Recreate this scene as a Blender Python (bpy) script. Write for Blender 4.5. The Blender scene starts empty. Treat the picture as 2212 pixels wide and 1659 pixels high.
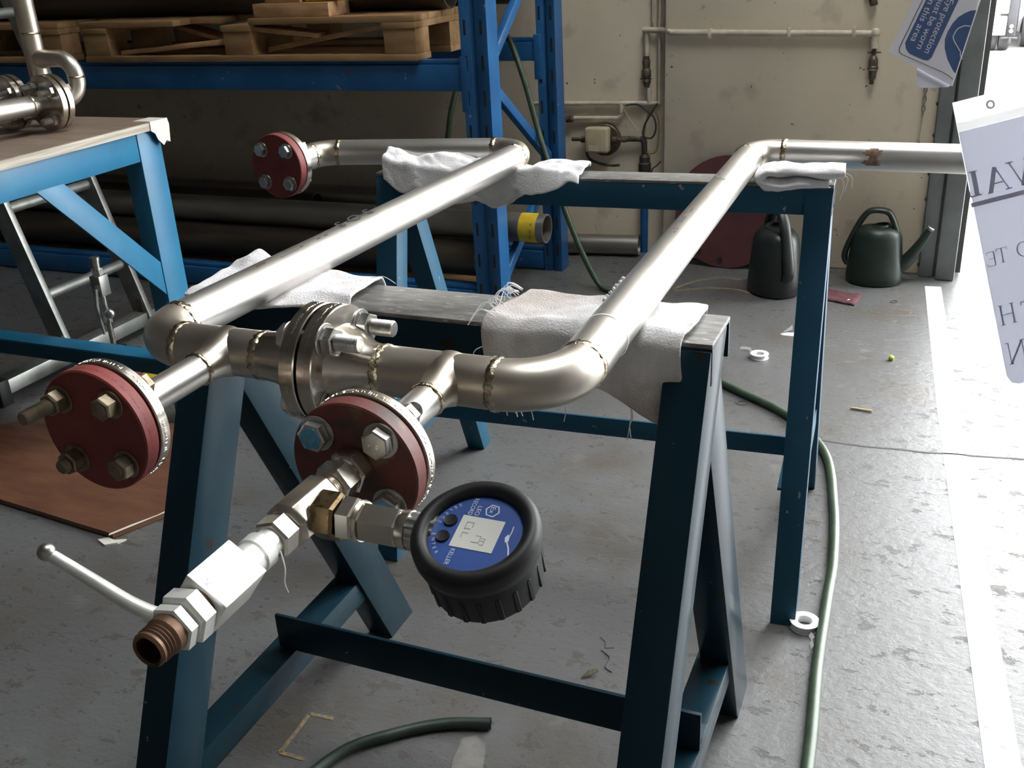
import bpy, math, random
from mathutils import Vector, Matrix
random.seed(7)
S = bpy.context.scene
C = S.collection
PI = math.pi
# ------------------------------------------------------------------ camera
cam = bpy.data.cameras.new('camera'); cam_o = bpy.data.objects.new('camera', cam); C.objects.link(cam_o)
cam.lens = 35.49; cam.sensor_width = 36; cam.clip_start = .02; cam.clip_end = 200
rt, fw, up = Vector((.922668,.382414,-.049436)), Vector((-.368448,.836552,-.405495)), Vector((-.113711,.392352,.91276))
m = Matrix((rt, up, -fw)).transposed().to_4x4(); m.translation = (.19961,-.97827,1.16995)
cam_o.matrix_world = m
S.camera = cam_o
# ------------------------------------------------------------------ light
SKY = 1.0
w = bpy.data.worlds.new('sky'); S.world = w; w.use_nodes = True
bg = w.node_tree.nodes['Background']; bg.inputs[0].default_value = (.97,.99,1,1); bg.inputs[1].default_value = SKY
S.view_settings.view_transform = 'Standard'; S.view_settings.look = 'None'
S.view_settings.gamma = 1; S.view_settings.use_curve_mapping = False
S.view_settings.exposure = 4.05
def area(name, loc, size, target, power, col=(1,1,1)):
    l = bpy.data.lights.new(name, 'AREA'); l.shape = 'RECTANGLE'; l.size, l.size_y = size; l.energy = power; l.color = col
    o = bpy.data.objects.new(name, l); C.objects.link(o); o.location = loc
    o.rotation_euler = (Vector(target)-Vector(loc)).to_track_quat('-Z','Y').to_euler(); return o
# ------------------------------------------------------------------ materials
def mat(name, col, rough=.5, metal=0, col2=None, scale=20, lo=.4, hi=.6, bump=0, bscale=None, stretch=None, spec=.5, detail=4, rvar=0, coat=0, extra=None, trans=0, wave=None, coord='Object'):
    mt = bpy.data.materials.new(name); mt.use_nodes = True; nt = mt.node_tree; N = nt.nodes; L = nt.links
    p = N['Principled BSDF']; p.inputs['Base Color'].default_value = (*col,1); p.inputs['Roughness'].default_value = rough
    p.inputs['Metallic'].default_value = metal; p.inputs['Specular IOR Level'].default_value = spec
    p.inputs['Coat Weight'].default_value = coat; p.inputs['Coat Roughness'].default_value = .28
    if trans: p.inputs['Transmission Weight'].default_value = trans
    tc = N.new('ShaderNodeTexCoord'); vec = tc.outputs[coord]
    if stretch:
        mp = N.new('ShaderNodeMapping'); mp.inputs['Scale'].default_value = stretch; L.new(vec, mp.inputs[0]); vec = mp.outputs[0]
    last = None
    def noise(sc, det=detail, v=None):
        n = N.new('ShaderNodeTexNoise'); n.inputs['Scale'].default_value = sc; n.inputs['Detail'].default_value = det; L.new(v or vec, n.inputs['Vector']); return n
    def ramp(src, a, b):
        r = N.new('ShaderNodeMapRange'); r.inputs[1].default_value = a; r.inputs[2].default_value = b; L.new(src, r.inputs[0]); return r.outputs[0]
    def mixc(f, a, b):
        x = N.new('ShaderNodeMix'); x.data_type = 'RGBA'; L.new(f, x.inputs[0])
        for i, c in ((6,a),(7,b)):
            if isinstance(c, tuple): x.inputs[i].default_value = (*c,1)
            else: L.new(c, x.inputs[i])
        return x.outputs[2]
    cout = None
    if col2:
        n = noise(scale); cout = mixc(ramp(n.outputs[0], lo, hi), col, col2)
    for e in (extra or []):   # (scale, lo, hi, colour)
        n = noise(e[0], 5); cout = mixc(ramp(n.outputs[0], e[1], e[2]), cout if cout else col, e[3])
    if cout: L.new(cout, p.inputs['Base Color'])
    if rvar:
        n = noise(scale*2); r = N.new('ShaderNodeMapRange'); r.inputs[3].default_value = rough-rvar; r.inputs[4].default_value = rough+rvar
        r.inputs[1].default_value = .3; r.inputs[2].default_value = .7
        L.new(n.outputs[0], r.inputs[0]); L.new(r.outputs[0], p.inputs['Roughness'])
    if bump:
        n = noise(bscale or scale*3, 6); b = N.new('ShaderNodeBump'); b.inputs['Strength'].default_value = bump; b.inputs['Distance'].default_value = .002
        L.new(n.outputs[0], b.inputs['Height']); L.new(b.outputs[0], p.inputs['Normal'])
    return mt
M = {}
M['steel'] = mat('stainless_pipe', (.66,.645,.62), .37, 1, (.56,.53,.49), 7, .3, .75, rvar=.04)
M['fit'] = mat('stainless_fitting', (.60,.56,.50), .38, 1, (.47,.41,.33), 12, .3, .75, rvar=.05)
M['weld'] = mat('weld_metal', (.62,.55,.42), .14, 1, (.30,.24,.16), 160, .35, .65, bump=.6, bscale=320)
M['flange'] = mat('machined_flange', (.60,.56,.50), .24, 1, (.45,.41,.35), 30, .4, .7, rvar=.05)
M['gasket'] = mat('gasket_black', (.012,.012,.012), .7)
M['bolt'] = mat('zinc_bolt', (.55,.55,.53), .33, 1, (.36,.34,.30), 60, .4, .7, rvar=.08)
M['oldbolt'] = mat('dull_bolt', (.20,.16,.11), .45, .8, (.32,.27,.19), 70, .4, .65, rvar=.1, bump=.2)
M['boltblue'] = mat('blue_bolt_paint', (.06,.27,.44), .5, 0, (.09,.33,.5), 90)
M['red'] = mat('red_oxide_paint', (.20,.035,.03), .62, 0, (.13,.022,.02), 26, .35, .7, bump=.15, bscale=160)
M['redworn'] = mat('worn_red_oxide', (.12,.027,.022), .55, 0, (.035,.022,.015), 20, .45, .6, bump=.2, bscale=120, extra=[(34,.62,.72,(.16,.10,.05))])
M['nickel'] = mat('plated_fitting', (.68,.64,.57), .27, 1, (.60,.55,.47), 25, .3, .8)
M['brass'] = mat('tarnished_fitting', (.22,.15,.08), .3, 1, (.34,.25,.14), 60, .4, .65, rvar=.1)
M['zinc'] = mat('zinc_valve', (.80,.80,.77), .42, .55, (.70,.70,.66), 60, .4, .65, rvar=.06)
M['rust'] = mat('rusty_thread', (.15,.085,.05), .5, .6, (.085,.045,.028), 60, .35, .65, bump=.2)
M['stain'] = mat('brown_heat_stain', (.22,.13,.085), .5, .6, (.34,.25,.19), 120, .4, .65)
M['rubber'] = mat('black_rubber', (.009,.009,.010), .48, 0, (.012,.012,.013), 40, spec=.3)
M['plastic'] = mat('black_plastic', (.007,.008,.009), .5, spec=.3)
M['dial'] = mat('blue_dial', (.018,.065,.27), .45, 0, (.024,.078,.30), 30)
M['lcd'] = mat('grey_display', (.62,.62,.57), .3, 0, (.66,.66,.60), 30)
M['lcdseg'] = mat('display_segment', (.36,.37,.35), .4)
M['white'] = mat('white_print', (.60,.66,.74), .5)
M['grey'] = mat('grey_print', (.21,.22,.27), .8)
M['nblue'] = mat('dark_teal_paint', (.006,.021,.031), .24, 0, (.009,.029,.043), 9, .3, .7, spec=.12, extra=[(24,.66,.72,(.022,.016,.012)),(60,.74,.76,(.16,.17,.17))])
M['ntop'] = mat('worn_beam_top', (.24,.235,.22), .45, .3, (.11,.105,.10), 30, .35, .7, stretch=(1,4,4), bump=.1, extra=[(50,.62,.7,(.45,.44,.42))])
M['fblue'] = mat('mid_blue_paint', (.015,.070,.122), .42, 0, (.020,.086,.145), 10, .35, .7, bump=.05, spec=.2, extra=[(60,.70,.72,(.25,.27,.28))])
M['bblue'] = mat('bright_blue_paint', (.012,.135,.255), .42, 0, (.016,.155,.285), 10, bump=.05)
M['rblue'] = mat('rack_blue_paint', (.010,.085,.235), .38, 0, (.016,.11,.28), 8, extra=[(40,.70,.72,(.2,.25,.3))])
M['ply'] = mat('plywood_face', (.21,.155,.118), .6, 0, (.165,.115,.085), 6, stretch=(1,6,1))
M['plyedge'] = mat('plywood_edge', (.50,.47,.40), .7, 0, (.34,.30,.24), 14, stretch=(.4,.4,10), bump=.2)
M['tape'] = mat('pale_tape', (.66,.64,.57), .6)
M['wood'] = mat('pallet_wood', (.36,.22,.10), .7, 0, (.24,.13,.055), 12, .35, .7, stretch=(.6,3,3), bump=.2)
M['wood2'] = mat('new_timber', (.50,.30,.15), .65, 0, (.38,.21,.095), 12, stretch=(1,4,4), bump=.1)
M['brown'] = mat('brown_hardboard', (.145,.066,.036), .45, 0, (.09,.038,.022), 5, .35, .7, stretch=(1,4,1), rvar=.06, extra=[(30,.64,.7,(.08,.04,.025))])
M['alu'] = mat('ladder_aluminium', (.34,.35,.33), .45, .8, (.26,.27,.25), 20)
M['darkpipe'] = mat('dark_stock_pipe', (.10,.085,.065), .45, .6, (.06,.05,.04), 6, stretch=(.4,3,3))
M['greypipe'] = mat('grey_stock_pipe', (.33,.31,.28), .38, .85, (.26,.24,.21), 6, stretch=(.4,3,3))
M['yellow'] = mat('yellow_label', (.60,.42,.015), .5, 0, (.52,.36,.012), 30)
M['ink'] = mat('dark_ink', (.03,.03,.03), .7)
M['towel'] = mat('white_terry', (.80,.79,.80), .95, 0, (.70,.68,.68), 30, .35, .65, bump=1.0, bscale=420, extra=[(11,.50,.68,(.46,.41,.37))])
M['cotton'] = mat('white_cotton', (.80,.79,.80), .95, 0, (.74,.72,.72), 30, bump=.5, bscale=300, extra=[(12,.64,.74,(.46,.42,.40))])
M['thread'] = mat('white_thread', (.86,.85,.86), .9)
M['hose'] = mat('green_hose', (.035,.06,.032), .42, 0, (.05,.08,.045), 30, bump=.1)
M['hose2'] = mat('dark_green_hose', (.014,.026,.018), .45, 0, (.02,.035,.025), 30)
M['can'] = mat('dark_green_plastic', (.010,.020,.015), .42, 0, (.016,.028,.021), 14, rvar=.06)
M['canb'] = mat('black_green_plastic', (.010,.013,.011), .40, 0, (.015,.020,.017), 14, rvar=.06)
M['ptfe'] = mat('white_spool', (.80,.80,.80), .45)
M['wall'] = mat('cream_wall_paint', (.74,.64,.485), .75, 0, (.66,.57,.43), 3, .35, .7, bump=1.0, bscale=20, extra=[(7,.60,.74,(.50,.43,.33)),(18,.70,.76,(.36,.31,.24)),(46,.72,.74,(.15,.125,.09))])
M['wallpaint'] = mat('painted_conduit', (.60,.54,.42), .6, 0, (.50,.44,.33), 30)
M['dirty'] = mat('grimy_metal', (.075,.06,.042), .5, .5, (.16,.13,.09), 60, bump=.3)
M['cream'] = mat('cream_box', (.56,.48,.32), .5, 0, (.48,.40,.26), 20)
M['cable'] = mat('dark_cable', (.035,.03,.022), .6)
M['cable2'] = mat('pale_cable', (.42,.37,.26), .6)
M['ycable'] = mat('yellow_cable', (.30,.22,.07), .6)
M['post'] = mat('grey_door_post', (.21,.225,.225), .45, .1, (.17,.18,.18), 10, bump=.05)
M['postdark'] = mat('dark_post_edge', (.075,.075,.07), .5)
M['maroon'] = mat('maroon_cloth', (.10,.03,.035), .9, 0, (.07,.02,.025), 40, bump=.4)
M['plate'] = mat('maroon_plate', (.105,.030,.033), .6, 0, (.075,.022,.026), 12)
M['steelgrey'] = mat('grey_washer', (.12,.12,.12), .5, .6)
M['paper'] = mat('white_paper', (.66,.67,.74), .7)
M['signblue'] = mat('sign_blue', (.045,.085,.20), .4, 0, (.06,.10,.22), 20)
M['signwhite'] = mat('sign_white', (.62,.61,.65), .35)
M['chain'] = mat('galvanised_chain', (.30,.31,.28), .4, .8)
M['green'] = mat('lime_plastic', (.45,.62,.05), .5)
M['straw'] = mat('wood_splinter', (.50,.36,.20), .7)
M['truckw'] = mat('white_truck_paint', (.75,.77,.78), .4)
M['tyre'] = mat('tyre_rubber', (.05,.05,.055), .7)
M['lamp'] = mat('clear_lens', (.5,.4,.35), .3)
M['asphalt'] = mat('asphalt', (.17,.165,.16), .9, 0, (.28,.27,.26), 60, .4, .6, bump=.5, bscale=90)
M['conc'] = mat('concrete_apron', (.45,.44,.42), .8, 0, (.52,.51,.49), 4, bump=.2)
M['ceil'] = mat('ceiling_sheet', (.30,.30,.29), .8, 0, (.26,.26,.25), 2)
M['dullwall'] = mat('dull_block_wall', (.16,.15,.135), .85, 0, (.13,.12,.11), 3, bump=.2)
M['linepaint'] = mat('white_floor_paint', (.62,.62,.59), .5, 0, (.46,.46,.44), 14, .4, .7, bump=.3, bscale=60, extra=[(40,.64,.68,(.24,.24,.24))])
M['chalk'] = mat('yellow_chalk', (.26,.18,.07), .9, 0, (.13,.115,.09), 90, .4, .6)
M['patch'] = mat('bare_concrete_patch', (.17,.165,.15), .8, 0, (.13,.125,.115), 30, bump=.4)
M['floor'] = mat('grey_painted_concrete', (.160,.162,.160), .33, 0, (.128,.127,.122), 2.2, .3, .7, rvar=.10, bump=.9, bscale=26, detail=6,
    extra=[(4,.56,.70,(.125,.105,.085)),(30,.63,.68,(.085,.075,.062)),(9,.66,.70,(.20,.19,.175)),(80,.70,.72,(.05,.045,.04))])
def floor_mat():
    mt = M['floor']; nt = mt.node_tree; N = nt.nodes; L = nt.links
    for n in list(N):
        if n.type not in ('BSDF_PRINCIPLED','OUTPUT_MATERIAL'): N.remove(n)
    p = N['Principled BSDF']; tc = N.new('ShaderNodeTexCoord')
    def noise(sc, det, rough=.5, st=(1,1,1)):
        m_ = N.new('ShaderNodeMapping'); m_.inputs['Scale'].default_value = st; L.new(tc.outputs['Object'], m_.inputs[0])
        n = N.new('ShaderNodeTexNoise'); n.inputs['Scale'].default_value = sc; n.inputs['Detail'].default_value = det; n.inputs['Roughness'].default_value = rough; L.new(m_.outputs[0], n.inputs['Vector']); return n.outputs[0]
    def rng(src, a, b, c=0, d=1):
        r = N.new('ShaderNodeMapRange'); L.new(src, r.inputs[0])
        for i, v in enumerate((a,b,c,d)): r.inputs[1+i].default_value = v
        return r.outputs[0]
    def mix(f, a, b):
        x = N.new('ShaderNodeMix'); x.data_type = 'RGBA'; L.new(f, x.inputs[0])
        for i, c in ((6,a),(7,b)):
            if isinstance(c, tuple): x.inputs[i].default_value = (*c,1)
            else: L.new(c, x.inputs[i])
        return x.outputs[2]
    def math_(op, a, b):
        x = N.new('ShaderNodeMath'); x.operation = op
        for i, c in enumerate((a,b)):
            if isinstance(c, float): x.inputs[i].default_value = c
            else: L.new(c, x.inputs[i])
        return x.outputs[0]
    base = mix(rng(noise(1.7,5),.32,.68), (.122,.123,.122), (.094,.092,.088))
    stain = rng(noise(3.4,6,.55),.54,.72)
    c1 = mix(stain, base, (.090,.076,.060))
    chips = rng(noise(17,10,.70,(.85,1.35,1)),.58,.60)
    c2 = mix(math_('MULTIPLY',chips,.75), c1, (.066,.058,.047))
    pale = rng(noise(8,6,.6),.64,.68)
    c3 = mix(math_('MULTIPLY',pale,.6), c2, (.155,.147,.135))
    spk = rng(noise(95,3),.70,.73)
    L.new(mix(spk, c3, (.045,.04,.035)), p.inputs['Base Color'])
    fine = noise(46,9,.66,(.9,1.25,1))
    L.new(math_('ADD', rng(fine,.3,.7,.24,.42), math_('MULTIPLY',chips,.22)), p.inputs['Roughness'])
    hgt = math_('SUBTRACT', math_('MULTIPLY',fine,.8), math_('MULTIPLY',chips,.45))
    b = N.new('ShaderNodeBump'); b.inputs['Strength'].default_value = .6; b.inputs['Distance'].default_value = .004
    L.new(hgt, b.inputs['Height']); L.new(b.outputs[0], p.inputs['Normal'])
floor_mat()
def pm(name, base, fac):   # thin translucent sheet
    mt = bpy.data.materials.new(name); mt.use_nodes = True; nt = mt.node_tree; N = nt.nodes; L = nt.links
    p = N['Principled BSDF']; p.inputs['Base Color'].default_value = (*base,1); p.inputs['Roughness'].default_value = .4
    t = N.new('ShaderNodeBsdfTranslucent'); t.inputs[0].default_value = (*base,1)
    x = N.new('ShaderNodeMixShader'); x.inputs[0].default_value = fac
    L.new(p.outputs[0], x.inputs[1]); L.new(t.outputs[0], x.inputs[2]); L.new(x.outputs[0], N['Material Output'].inputs[0]); return mt
M['sheet'] = pm('translucent_paper', (.80,.81,.88), .7)
def clear(name):
    mt = bpy.data.materials.new(name); mt.use_nodes = True; nt = mt.node_tree; N = nt.nodes; L = nt.links
    g = N.new('ShaderNodeBsdfGlossy'); g.inputs['Roughness'].default_value = .15
    t = N.new('ShaderNodeBsdfTransparent'); t.inputs[0].default_value = (.97,.97,.98,1)
    tl = N.new('ShaderNodeBsdfTranslucent'); tl.inputs[0].default_value = (.9,.9,.9,1)
    x = N.new('ShaderNodeMixShader'); x.inputs[0].default_value = .08; y = N.new('ShaderNodeMixShader'); y.inputs[0].default_value = .7
    L.new(t.outputs[0], y.inputs[1]); L.new(tl.outputs[0], y.inputs[2])
    L.new(y.outputs[0], x.inputs[1]); L.new(g.outputs[0], x.inputs[2]); L.new(x.outputs[0], N['Material Output'].inputs[0]); return mt
M['faint'] = pm('faint_print', (.52,.52,.59), .6)
M['clear'] = clear('clear_plastic_film')
# ------------------------------------------------------------------ builders
V = Vector
def basis(ax):
    ax = V(ax).normalized(); a = V((0,0,1)) if abs(ax.z) < .9 else V((1,0,0))
    u = ax.cross(a).normalized(); return u, ax.cross(u).normalized(), ax
class B:
    def __init__(s): s.v = []; s.f = []
    def add(s, vs, fs):
        n = len(s.v); s.v += [V(p) for p in vs]; s.f += [tuple(i+n for i in f) for f in fs]; return s
    def box(s, c, d, rot=None):
        x, y, z = (k/2 for k in d); r = rot or Matrix.Identity(3); c = V(c)
        vs = [c + r @ V((a*x, b*y, e*z)) for a in (-1,1) for b in (-1,1) for e in (-1,1)]
        return s.add(vs, [(0,1,3,2),(4,6,7,5),(0,4,5,1),(2,3,7,6),(0,2,6,4),(1,5,7,3)])
    def b2(s, lo, hi): return s.box([(a+b)/2 for a,b in zip(lo,hi)], [abs(b-a) for a,b in zip(lo,hi)])
    def prism(s, poly, o, ex, ey, t):     # extrude 2-D polygon along ex x ey by t
        o, ex, ey = V(o), V(ex), V(ey); n = ex.cross(ey).normalized()*t; k = len(poly)
        a = [o+ex*p[0]+ey*p[1] for p in poly]
        s.add(a+[p+n for p in a], [tuple(range(k))[::-1], tuple(range(k,2*k))]+[(i,(i+1)%k,(i+1)%k+k,i+k) for i in range(k)]); return s
    def bar(s, poly, a, b, ex, ey):       # profile swept from a to b (end planes keep ex/ey)
        a, b, ex, ey = V(a), V(b), V(ex), V(ey); k = len(poly)
        va = [a+ex*p[0]+ey*p[1] for p in poly]; vb = [b+ex*p[0]+ey*p[1] for p in poly]
        return s.add(va+vb, [tuple(range(k))[::-1], tuple(range(k,2*k))]+[(i,(i+1)%k,(i+1)%k+k,i+k) for i in range(k)])
    def lathe(s, prof, o, ax, seg=32, cap=True, closed=False, ph=0):  # prof [(r,t)]
        u, v, n = basis(ax); o = V(o); k = len(prof); vs = []; fs = []
        for r, t in prof:
            for i in range(seg):
                a = 2*PI*i/seg+ph; vs.append(o+n*t+(u*math.cos(a)+v*math.sin(a))*r)
        for j in range(k if closed else k-1):
            for i in range(seg):
                q = (i+1)%seg; j2 = (j+1)%k; fs.append((j*seg+i, j*seg+q, j2*seg+q, j2*seg+i))
        if cap and not closed: fs += [tuple(range(seg))[::-1], tuple(range((k-1)*seg, k*seg))]
        return s.add(vs, fs)
    def hexa(s, r, t0, t1, o, ax, ph=0, ch=.12):   # chamfered hexagonal nut, r = corner radius
        d = (t1-t0)*ch if abs(ch) > 0 else 0
        return s.lathe([(r*.9,t0),(r,t0+d),(r,t1-d),(r*.9,t1)], o, ax, 6, ph=ph)
    def tube(s, pts, r, seg=16, cap=True, rs=None):
        pts = [V(p) for p in pts]; n = len(pts); vs = []; fs = []; u = None
        for i, p in enumerate(pts):
            t = (pts[min(i+1,n-1)]-pts[max(i-1,0)]).normalized()
            if u is None: u = basis(t)[0]
            u = (u - t*u.dot(t)).normalized(); v = t.cross(u); rr = rs[i] if rs else r
            for k in range(seg):
                a = 2*PI*k/seg; vs.append(p+(u*math.cos(a)+v*math.sin(a))*rr)
        for j in range(n-1):
            for i in range(seg):
                q = (i+1)%seg; fs.append((j*seg+i, j*seg+q, (j+1)*seg+q, (j+1)*seg+i))
        if cap: fs += [tuple(range(seg))[::-1], tuple(range((n-1)*seg, n*seg))]
        return s.add(vs, fs)
    def build(s, name, mt, parent=None, smooth=None, bev=0, kind=None, seg=2):
        me = bpy.data.meshes.new(name); me.from_pydata(s.v, [], s.f); me.update()
        o = bpy.data.objects.new(name, me); C.objects.link(o)
        if mt: me.materials.append(M[mt] if isinstance(mt, str) else mt)
        import bmesh
        bm = bmesh.new(); bm.from_mesh(me); bmesh.ops.recalc_face_normals(bm, faces=bm.faces)
        if bev: bmesh.ops.bevel(bm, geom=[e for e in bm.edges if len(e.link_faces)==2 and e.calc_face_angle(0) > .5], offset=bev, segments=seg, affect='EDGES', profile=.5, clamp_overlap=True)
        bm.to_mesh(me); bm.free()
        if smooth is None and bev: smooth = 40
        if smooth:
            me.polygons.foreach_set('use_smooth', [True]*len(me.polygons)); me.set_sharp_from_angle(angle=math.radians(smooth))
        if parent: o.parent = parent
        if kind: o['kind'] = kind
        return o
def thing(name, label, cat, group=None, loc=(0,0,0)):
    o = bpy.data.objects.new(name, None); C.objects.link(o); o.location = loc; o.empty_display_size = .05
    return tag(o, label, cat, group)
def tag(o, label, cat, group=None):
    o['label'] = label; o['category'] = cat
    if group: o['group'] = group
    return o
def lab(o, l): o['label'] = l; return o
def rebase(root):       # move the Empty to the base of its parts without moving them
    bpy.context.view_layer.update()
    pts = [ch.matrix_world @ v.co for ch in root.children_recursive if ch.type == 'MESH' for v in ch.data.vertices]
    c = V((sum(p.x for p in pts)/len(pts), sum(p.y for p in pts)/len(pts), min(p.z for p in pts)))
    root.location = c
    for ch in root.children: ch.matrix_parent_inverse = Matrix.Translation(-c)
def arc(c, a0, a1, r, ex, ey, n=12):
    c, ex, ey = V(c), V(ex), V(ey); return [c+ex*(r*math.cos(a0+(a1-a0)*i/n))+ey*(r*math.sin(a0+(a1-a0)*i/n)) for i in range(n+1)]
def fillet(p0, p1, p2, r, n=12):    # arc replacing the corner p1
    p0, p1, p2 = V(p0), V(p1), V(p2); d0, d1 = (p0-p1).normalized(), (p2-p1).normalized(); th = d0.angle(d1); L_ = r/math.tan(th/2)
    a, b = p1+d0*L_, p1+d1*L_; c = p1+(d0+d1).normalized()*(r/math.sin(th/2)); A, Bv = a-c, b-c; ang = A.angle(Bv); ax = A.cross(Bv).normalized()
    return [c+Matrix.Rotation(ang*i/n,3,ax)@A for i in range(n+1)]
def spline(pts, n=8):
    pts = [V(p) for p in pts]; out = []
    for i in range(len(pts)-1):
        p0, p1, p2, p3 = pts[max(i-1,0)], pts[i], pts[i+1], pts[min(i+2,len(pts)-1)]
        for k in range(n):
            t = k/n; out.append(.5*((2*p1)+(p2-p0)*t+(2*p0-5*p1+4*p2-p3)*t*t+(3*p1-p0-3*p2+p3)*t**3))
    return out+[pts[-1]]
def text(s, parent, mt, o, ex, ey, size, name='lettering', width=None, mirror=False, depth=.0002):
    cu = bpy.data.curves.new('t','FONT'); cu.body = s; cu.size = 1; cu.extrude = 0
    ob = bpy.data.objects.new('t', cu); C.objects.link(ob); bpy.context.view_layer.update()
    me = bpy.data.meshes.new_from_object(ob); bpy.data.objects.remove(ob)
    ex, ey, o = V(ex), V(ey), V(o); xs = [v.co.x for v in me.vertices]; sx = size
    if width: sx = width/max(max(xs)-min(xs), 1e-6)
    nz = ex.cross(ey).normalized()*depth
    for v in me.vertices:
        v.co = o+ex*((v.co.x-min(xs))*sx)+ey*(v.co.y*size)+nz
    me.materials.append(M[mt]); r = bpy.data.objects.new(name, me); C.objects.link(r); r.parent = parent; return r
Lp = lambda a, b, t: [(0,0),(-a,0),(-a,t),(-t,t),(-t,b),(0,b)]     # angle iron, corner at (0,0)
# ------------------------------------------------------------------ setting
def struct(o): o['kind'] = 'structure'; return o
fl = struct(B().b2((-5,-4.5,-.15),(5.2,2.99,0)).build('floor','floor'))
# white line and chalk marks painted on the floor
def strip(name, pts, wd, mt, z=.0006):
    b = B()
    for (x0,y0),(x1,y1) in zip(pts, pts[1:]):
        d = V((x1-x0,y1-y0)).normalized()*wd/2; n = V((-d.y,d.x))
        b.prism([(x0+n.x,y0+n.y),(x0-n.x,y0-n.y),(x1-n.x,y1-n.y),(x1+n.x,y1+n.y)],(0,0,0),(1,0,0),(0,1,0),z)
    return b.build(name, mt, fl)
strip('painted_line', [(.218,2.60),(.285,1.6),(.385,.35),(.45,-.45),(.52,-1.4)], .052, 'linepaint')
strip('chalk_mark', [(-.627,.090),(-.671,.087),(-.669,.044),(-.668,-.004),(-.622,-.004)], .007, 'chalk')
strip('chalk_mark', [(-.63,2.36),(-.57,2.47),(-.50,2.53),(-.42,2.52)], .012, 'chalk')
strip('chalk_mark', [(-.62,2.34),(-.52,2.40),(-.42,2.41),(-.36,2.38)], .012, 'chalk')
strip('floor_crack', [(-.04,1.335),(.05,1.331),(.107,1.330),(.18,1.338),(.242,1.340),(.30,1.351),(.343,1.354),(.453,1.371),(.9,1.40)], .006, 'ink')
strip('floor_crack', [(-.275,.435),(-.262,.424),(-.258,.408),(-.243,.414)], .002, 'ink')
struct(B().b2((-5,2.99,-.15),(6,3.9,-.004)).build('pavement_apron','conc'))
struct(B().b2((-30,3.9,-.20),(40,60,-.03)).build('pavement_asphalt','asphalt'))
struct(B().b2((-5.2,2.80,0),(-.765,2.99,3.6)).build('wall_back','wall'))
struct(B().b2((-.765,2.73,0),(.165,2.99,3.6)).build('wall_back_pier','wall', bev=.006))
struct(B().b2((-5.2,2.76,3.6),(5.2,2.99,4.6)).build('wall_back_lintel','dullwall'))
struct(B().b2((-5.2,-4.5,0),(-5,2.99,4.6)).build('wall_left','dullwall'))
struct(B().b2((5.0,-4.5,0),(5.2,2.99,4.6)).build('wall_right','dullwall'))
struct(B().b2((-5.2,-4.7,0),(5.2,-4.5,4.6)).build('wall_front','dullwall'))
# roof sheets with open rooflights between them
cb = B()
for lo, hi in (((-5.2,-4.7),(5.2,.1)),((-5.2,2.2),(5.2,3.0)),((-5.2,.1),(-.2,2.2)),((1.0,.1),(5.2,2.2))): cb.b2((*lo,4.5),(*hi,4.6))
struct(cb.build('ceiling','ceil'))
# steel door post at the end of the wall
tp = struct(B().prism([(.165,2.70),(.213,2.70),(.213,2.755),(.165,2.755)],(0,0,0),(1,0,0),(0,1,0),3.6).build('trim_1','post', bev=.004))
B().b2((.213,2.715,0),(.219,2.74,3.6)).build('post_groove','postdark',tp)
B().prism([(.219,2.672),(.282,2.672),(.282,2.74),(.219,2.74)],(0,0,0),(1,0,0),(0,1,0),3.6).build('post_face','post',tp, bev=.006)
B().b2((.268,2.74,0.012),(.300,2.99,3.6)).build('post_edge','postdark',tp)
for i in range(9):
    z = .05+i*.11+random.uniform(-.02,.02)
    B().lathe([(.004,0),(.007,.003),(.003,.006)],(.164,2.705,z),(-1,-.5,0),8).build('fixing','dirty',tp)

# ------------------------------------------------------------------ near trestle
def trestle(name, label, h, x0, x1, y0, yw, kf, kb, mt, top, beamd, fa, fb, railz, railh, raily, yaw=0, ytb=None):
    t = thing(name, label, 'trestle')
    b = B(); th = .006
    # channel beam: top plate + two webs + end plates
    b.b2((x0,y0,h-th),(x1,y0+yw,h)); o_top = b.build('top_plate', top, t, bev=.0015)
    B().b2((x0,y0,h-beamd),(x1,y0+th,h-th)).build('beam_web', mt, t, bev=.001)
    B().b2((x0,y0+yw-th,h-beamd),(x1,y0+yw,h-th)).build('beam_web', mt, t, bev=.001)
    prof = Lp(fa, fb, .006)
    yb0 = y0+yw*.38 if ytb is None else ytb
    for x in (x1-.001, x0+fa):
        for yt, k, dz, dx in ((y0+.002,-kf,.008,0),(yb0,kb,.008 if ytb is None else .056,.0018)):
            B().bar(prof,(x-dx,yt+k*dz,h-dz),(x-dx,yt+k*h,0),(1,0,0),(0,1,0)).build('leg', mt, t, bev=.0012)
        # low cross bar between the two legs of an end (angle iron)
        zc = railz
        yA = y0-kf*(h-zc)+.008; yB = yb0+kb*(h-zc)+fb*.5
        B().bar([(0,0),(-fa,0),(-fa,.006),(-.006,.006),(-.006,.045),(0,.045)],(x-.007,yA,zc),(x-.007,yB,zc),(1,0,0),(0,0,-1)).build('cross_bar', mt, t, bev=.001)
    B().b2((x0+.012,raily-.003,railz+.001),(x1-.008,raily+.003,railz+railh)).build('long_rail', mt, t, bev=.001)
    B().b2((x0+.012,raily,railz+.001),(x1-.008,raily+.045,railz+.007)).build('rail_flange', mt, t, bev=.001)
    if yaw:
        t.matrix_world = Matrix.Translation((x1,y0,0)) @ Matrix.Rotation(yaw,4,'Z') @ Matrix.Translation((-x1,-y0,0))
        bpy.context.view_layer.update()
    return t
nt_ = trestle('trestle','dark teal steel trestle with worn grey top, nearest the camera under the pipework', .769, -.682, 0, 0, .092, .464, .4617, 'nblue','ntop', .048, .048, .082, .172, .062, .045, ytb=-.045)
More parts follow.
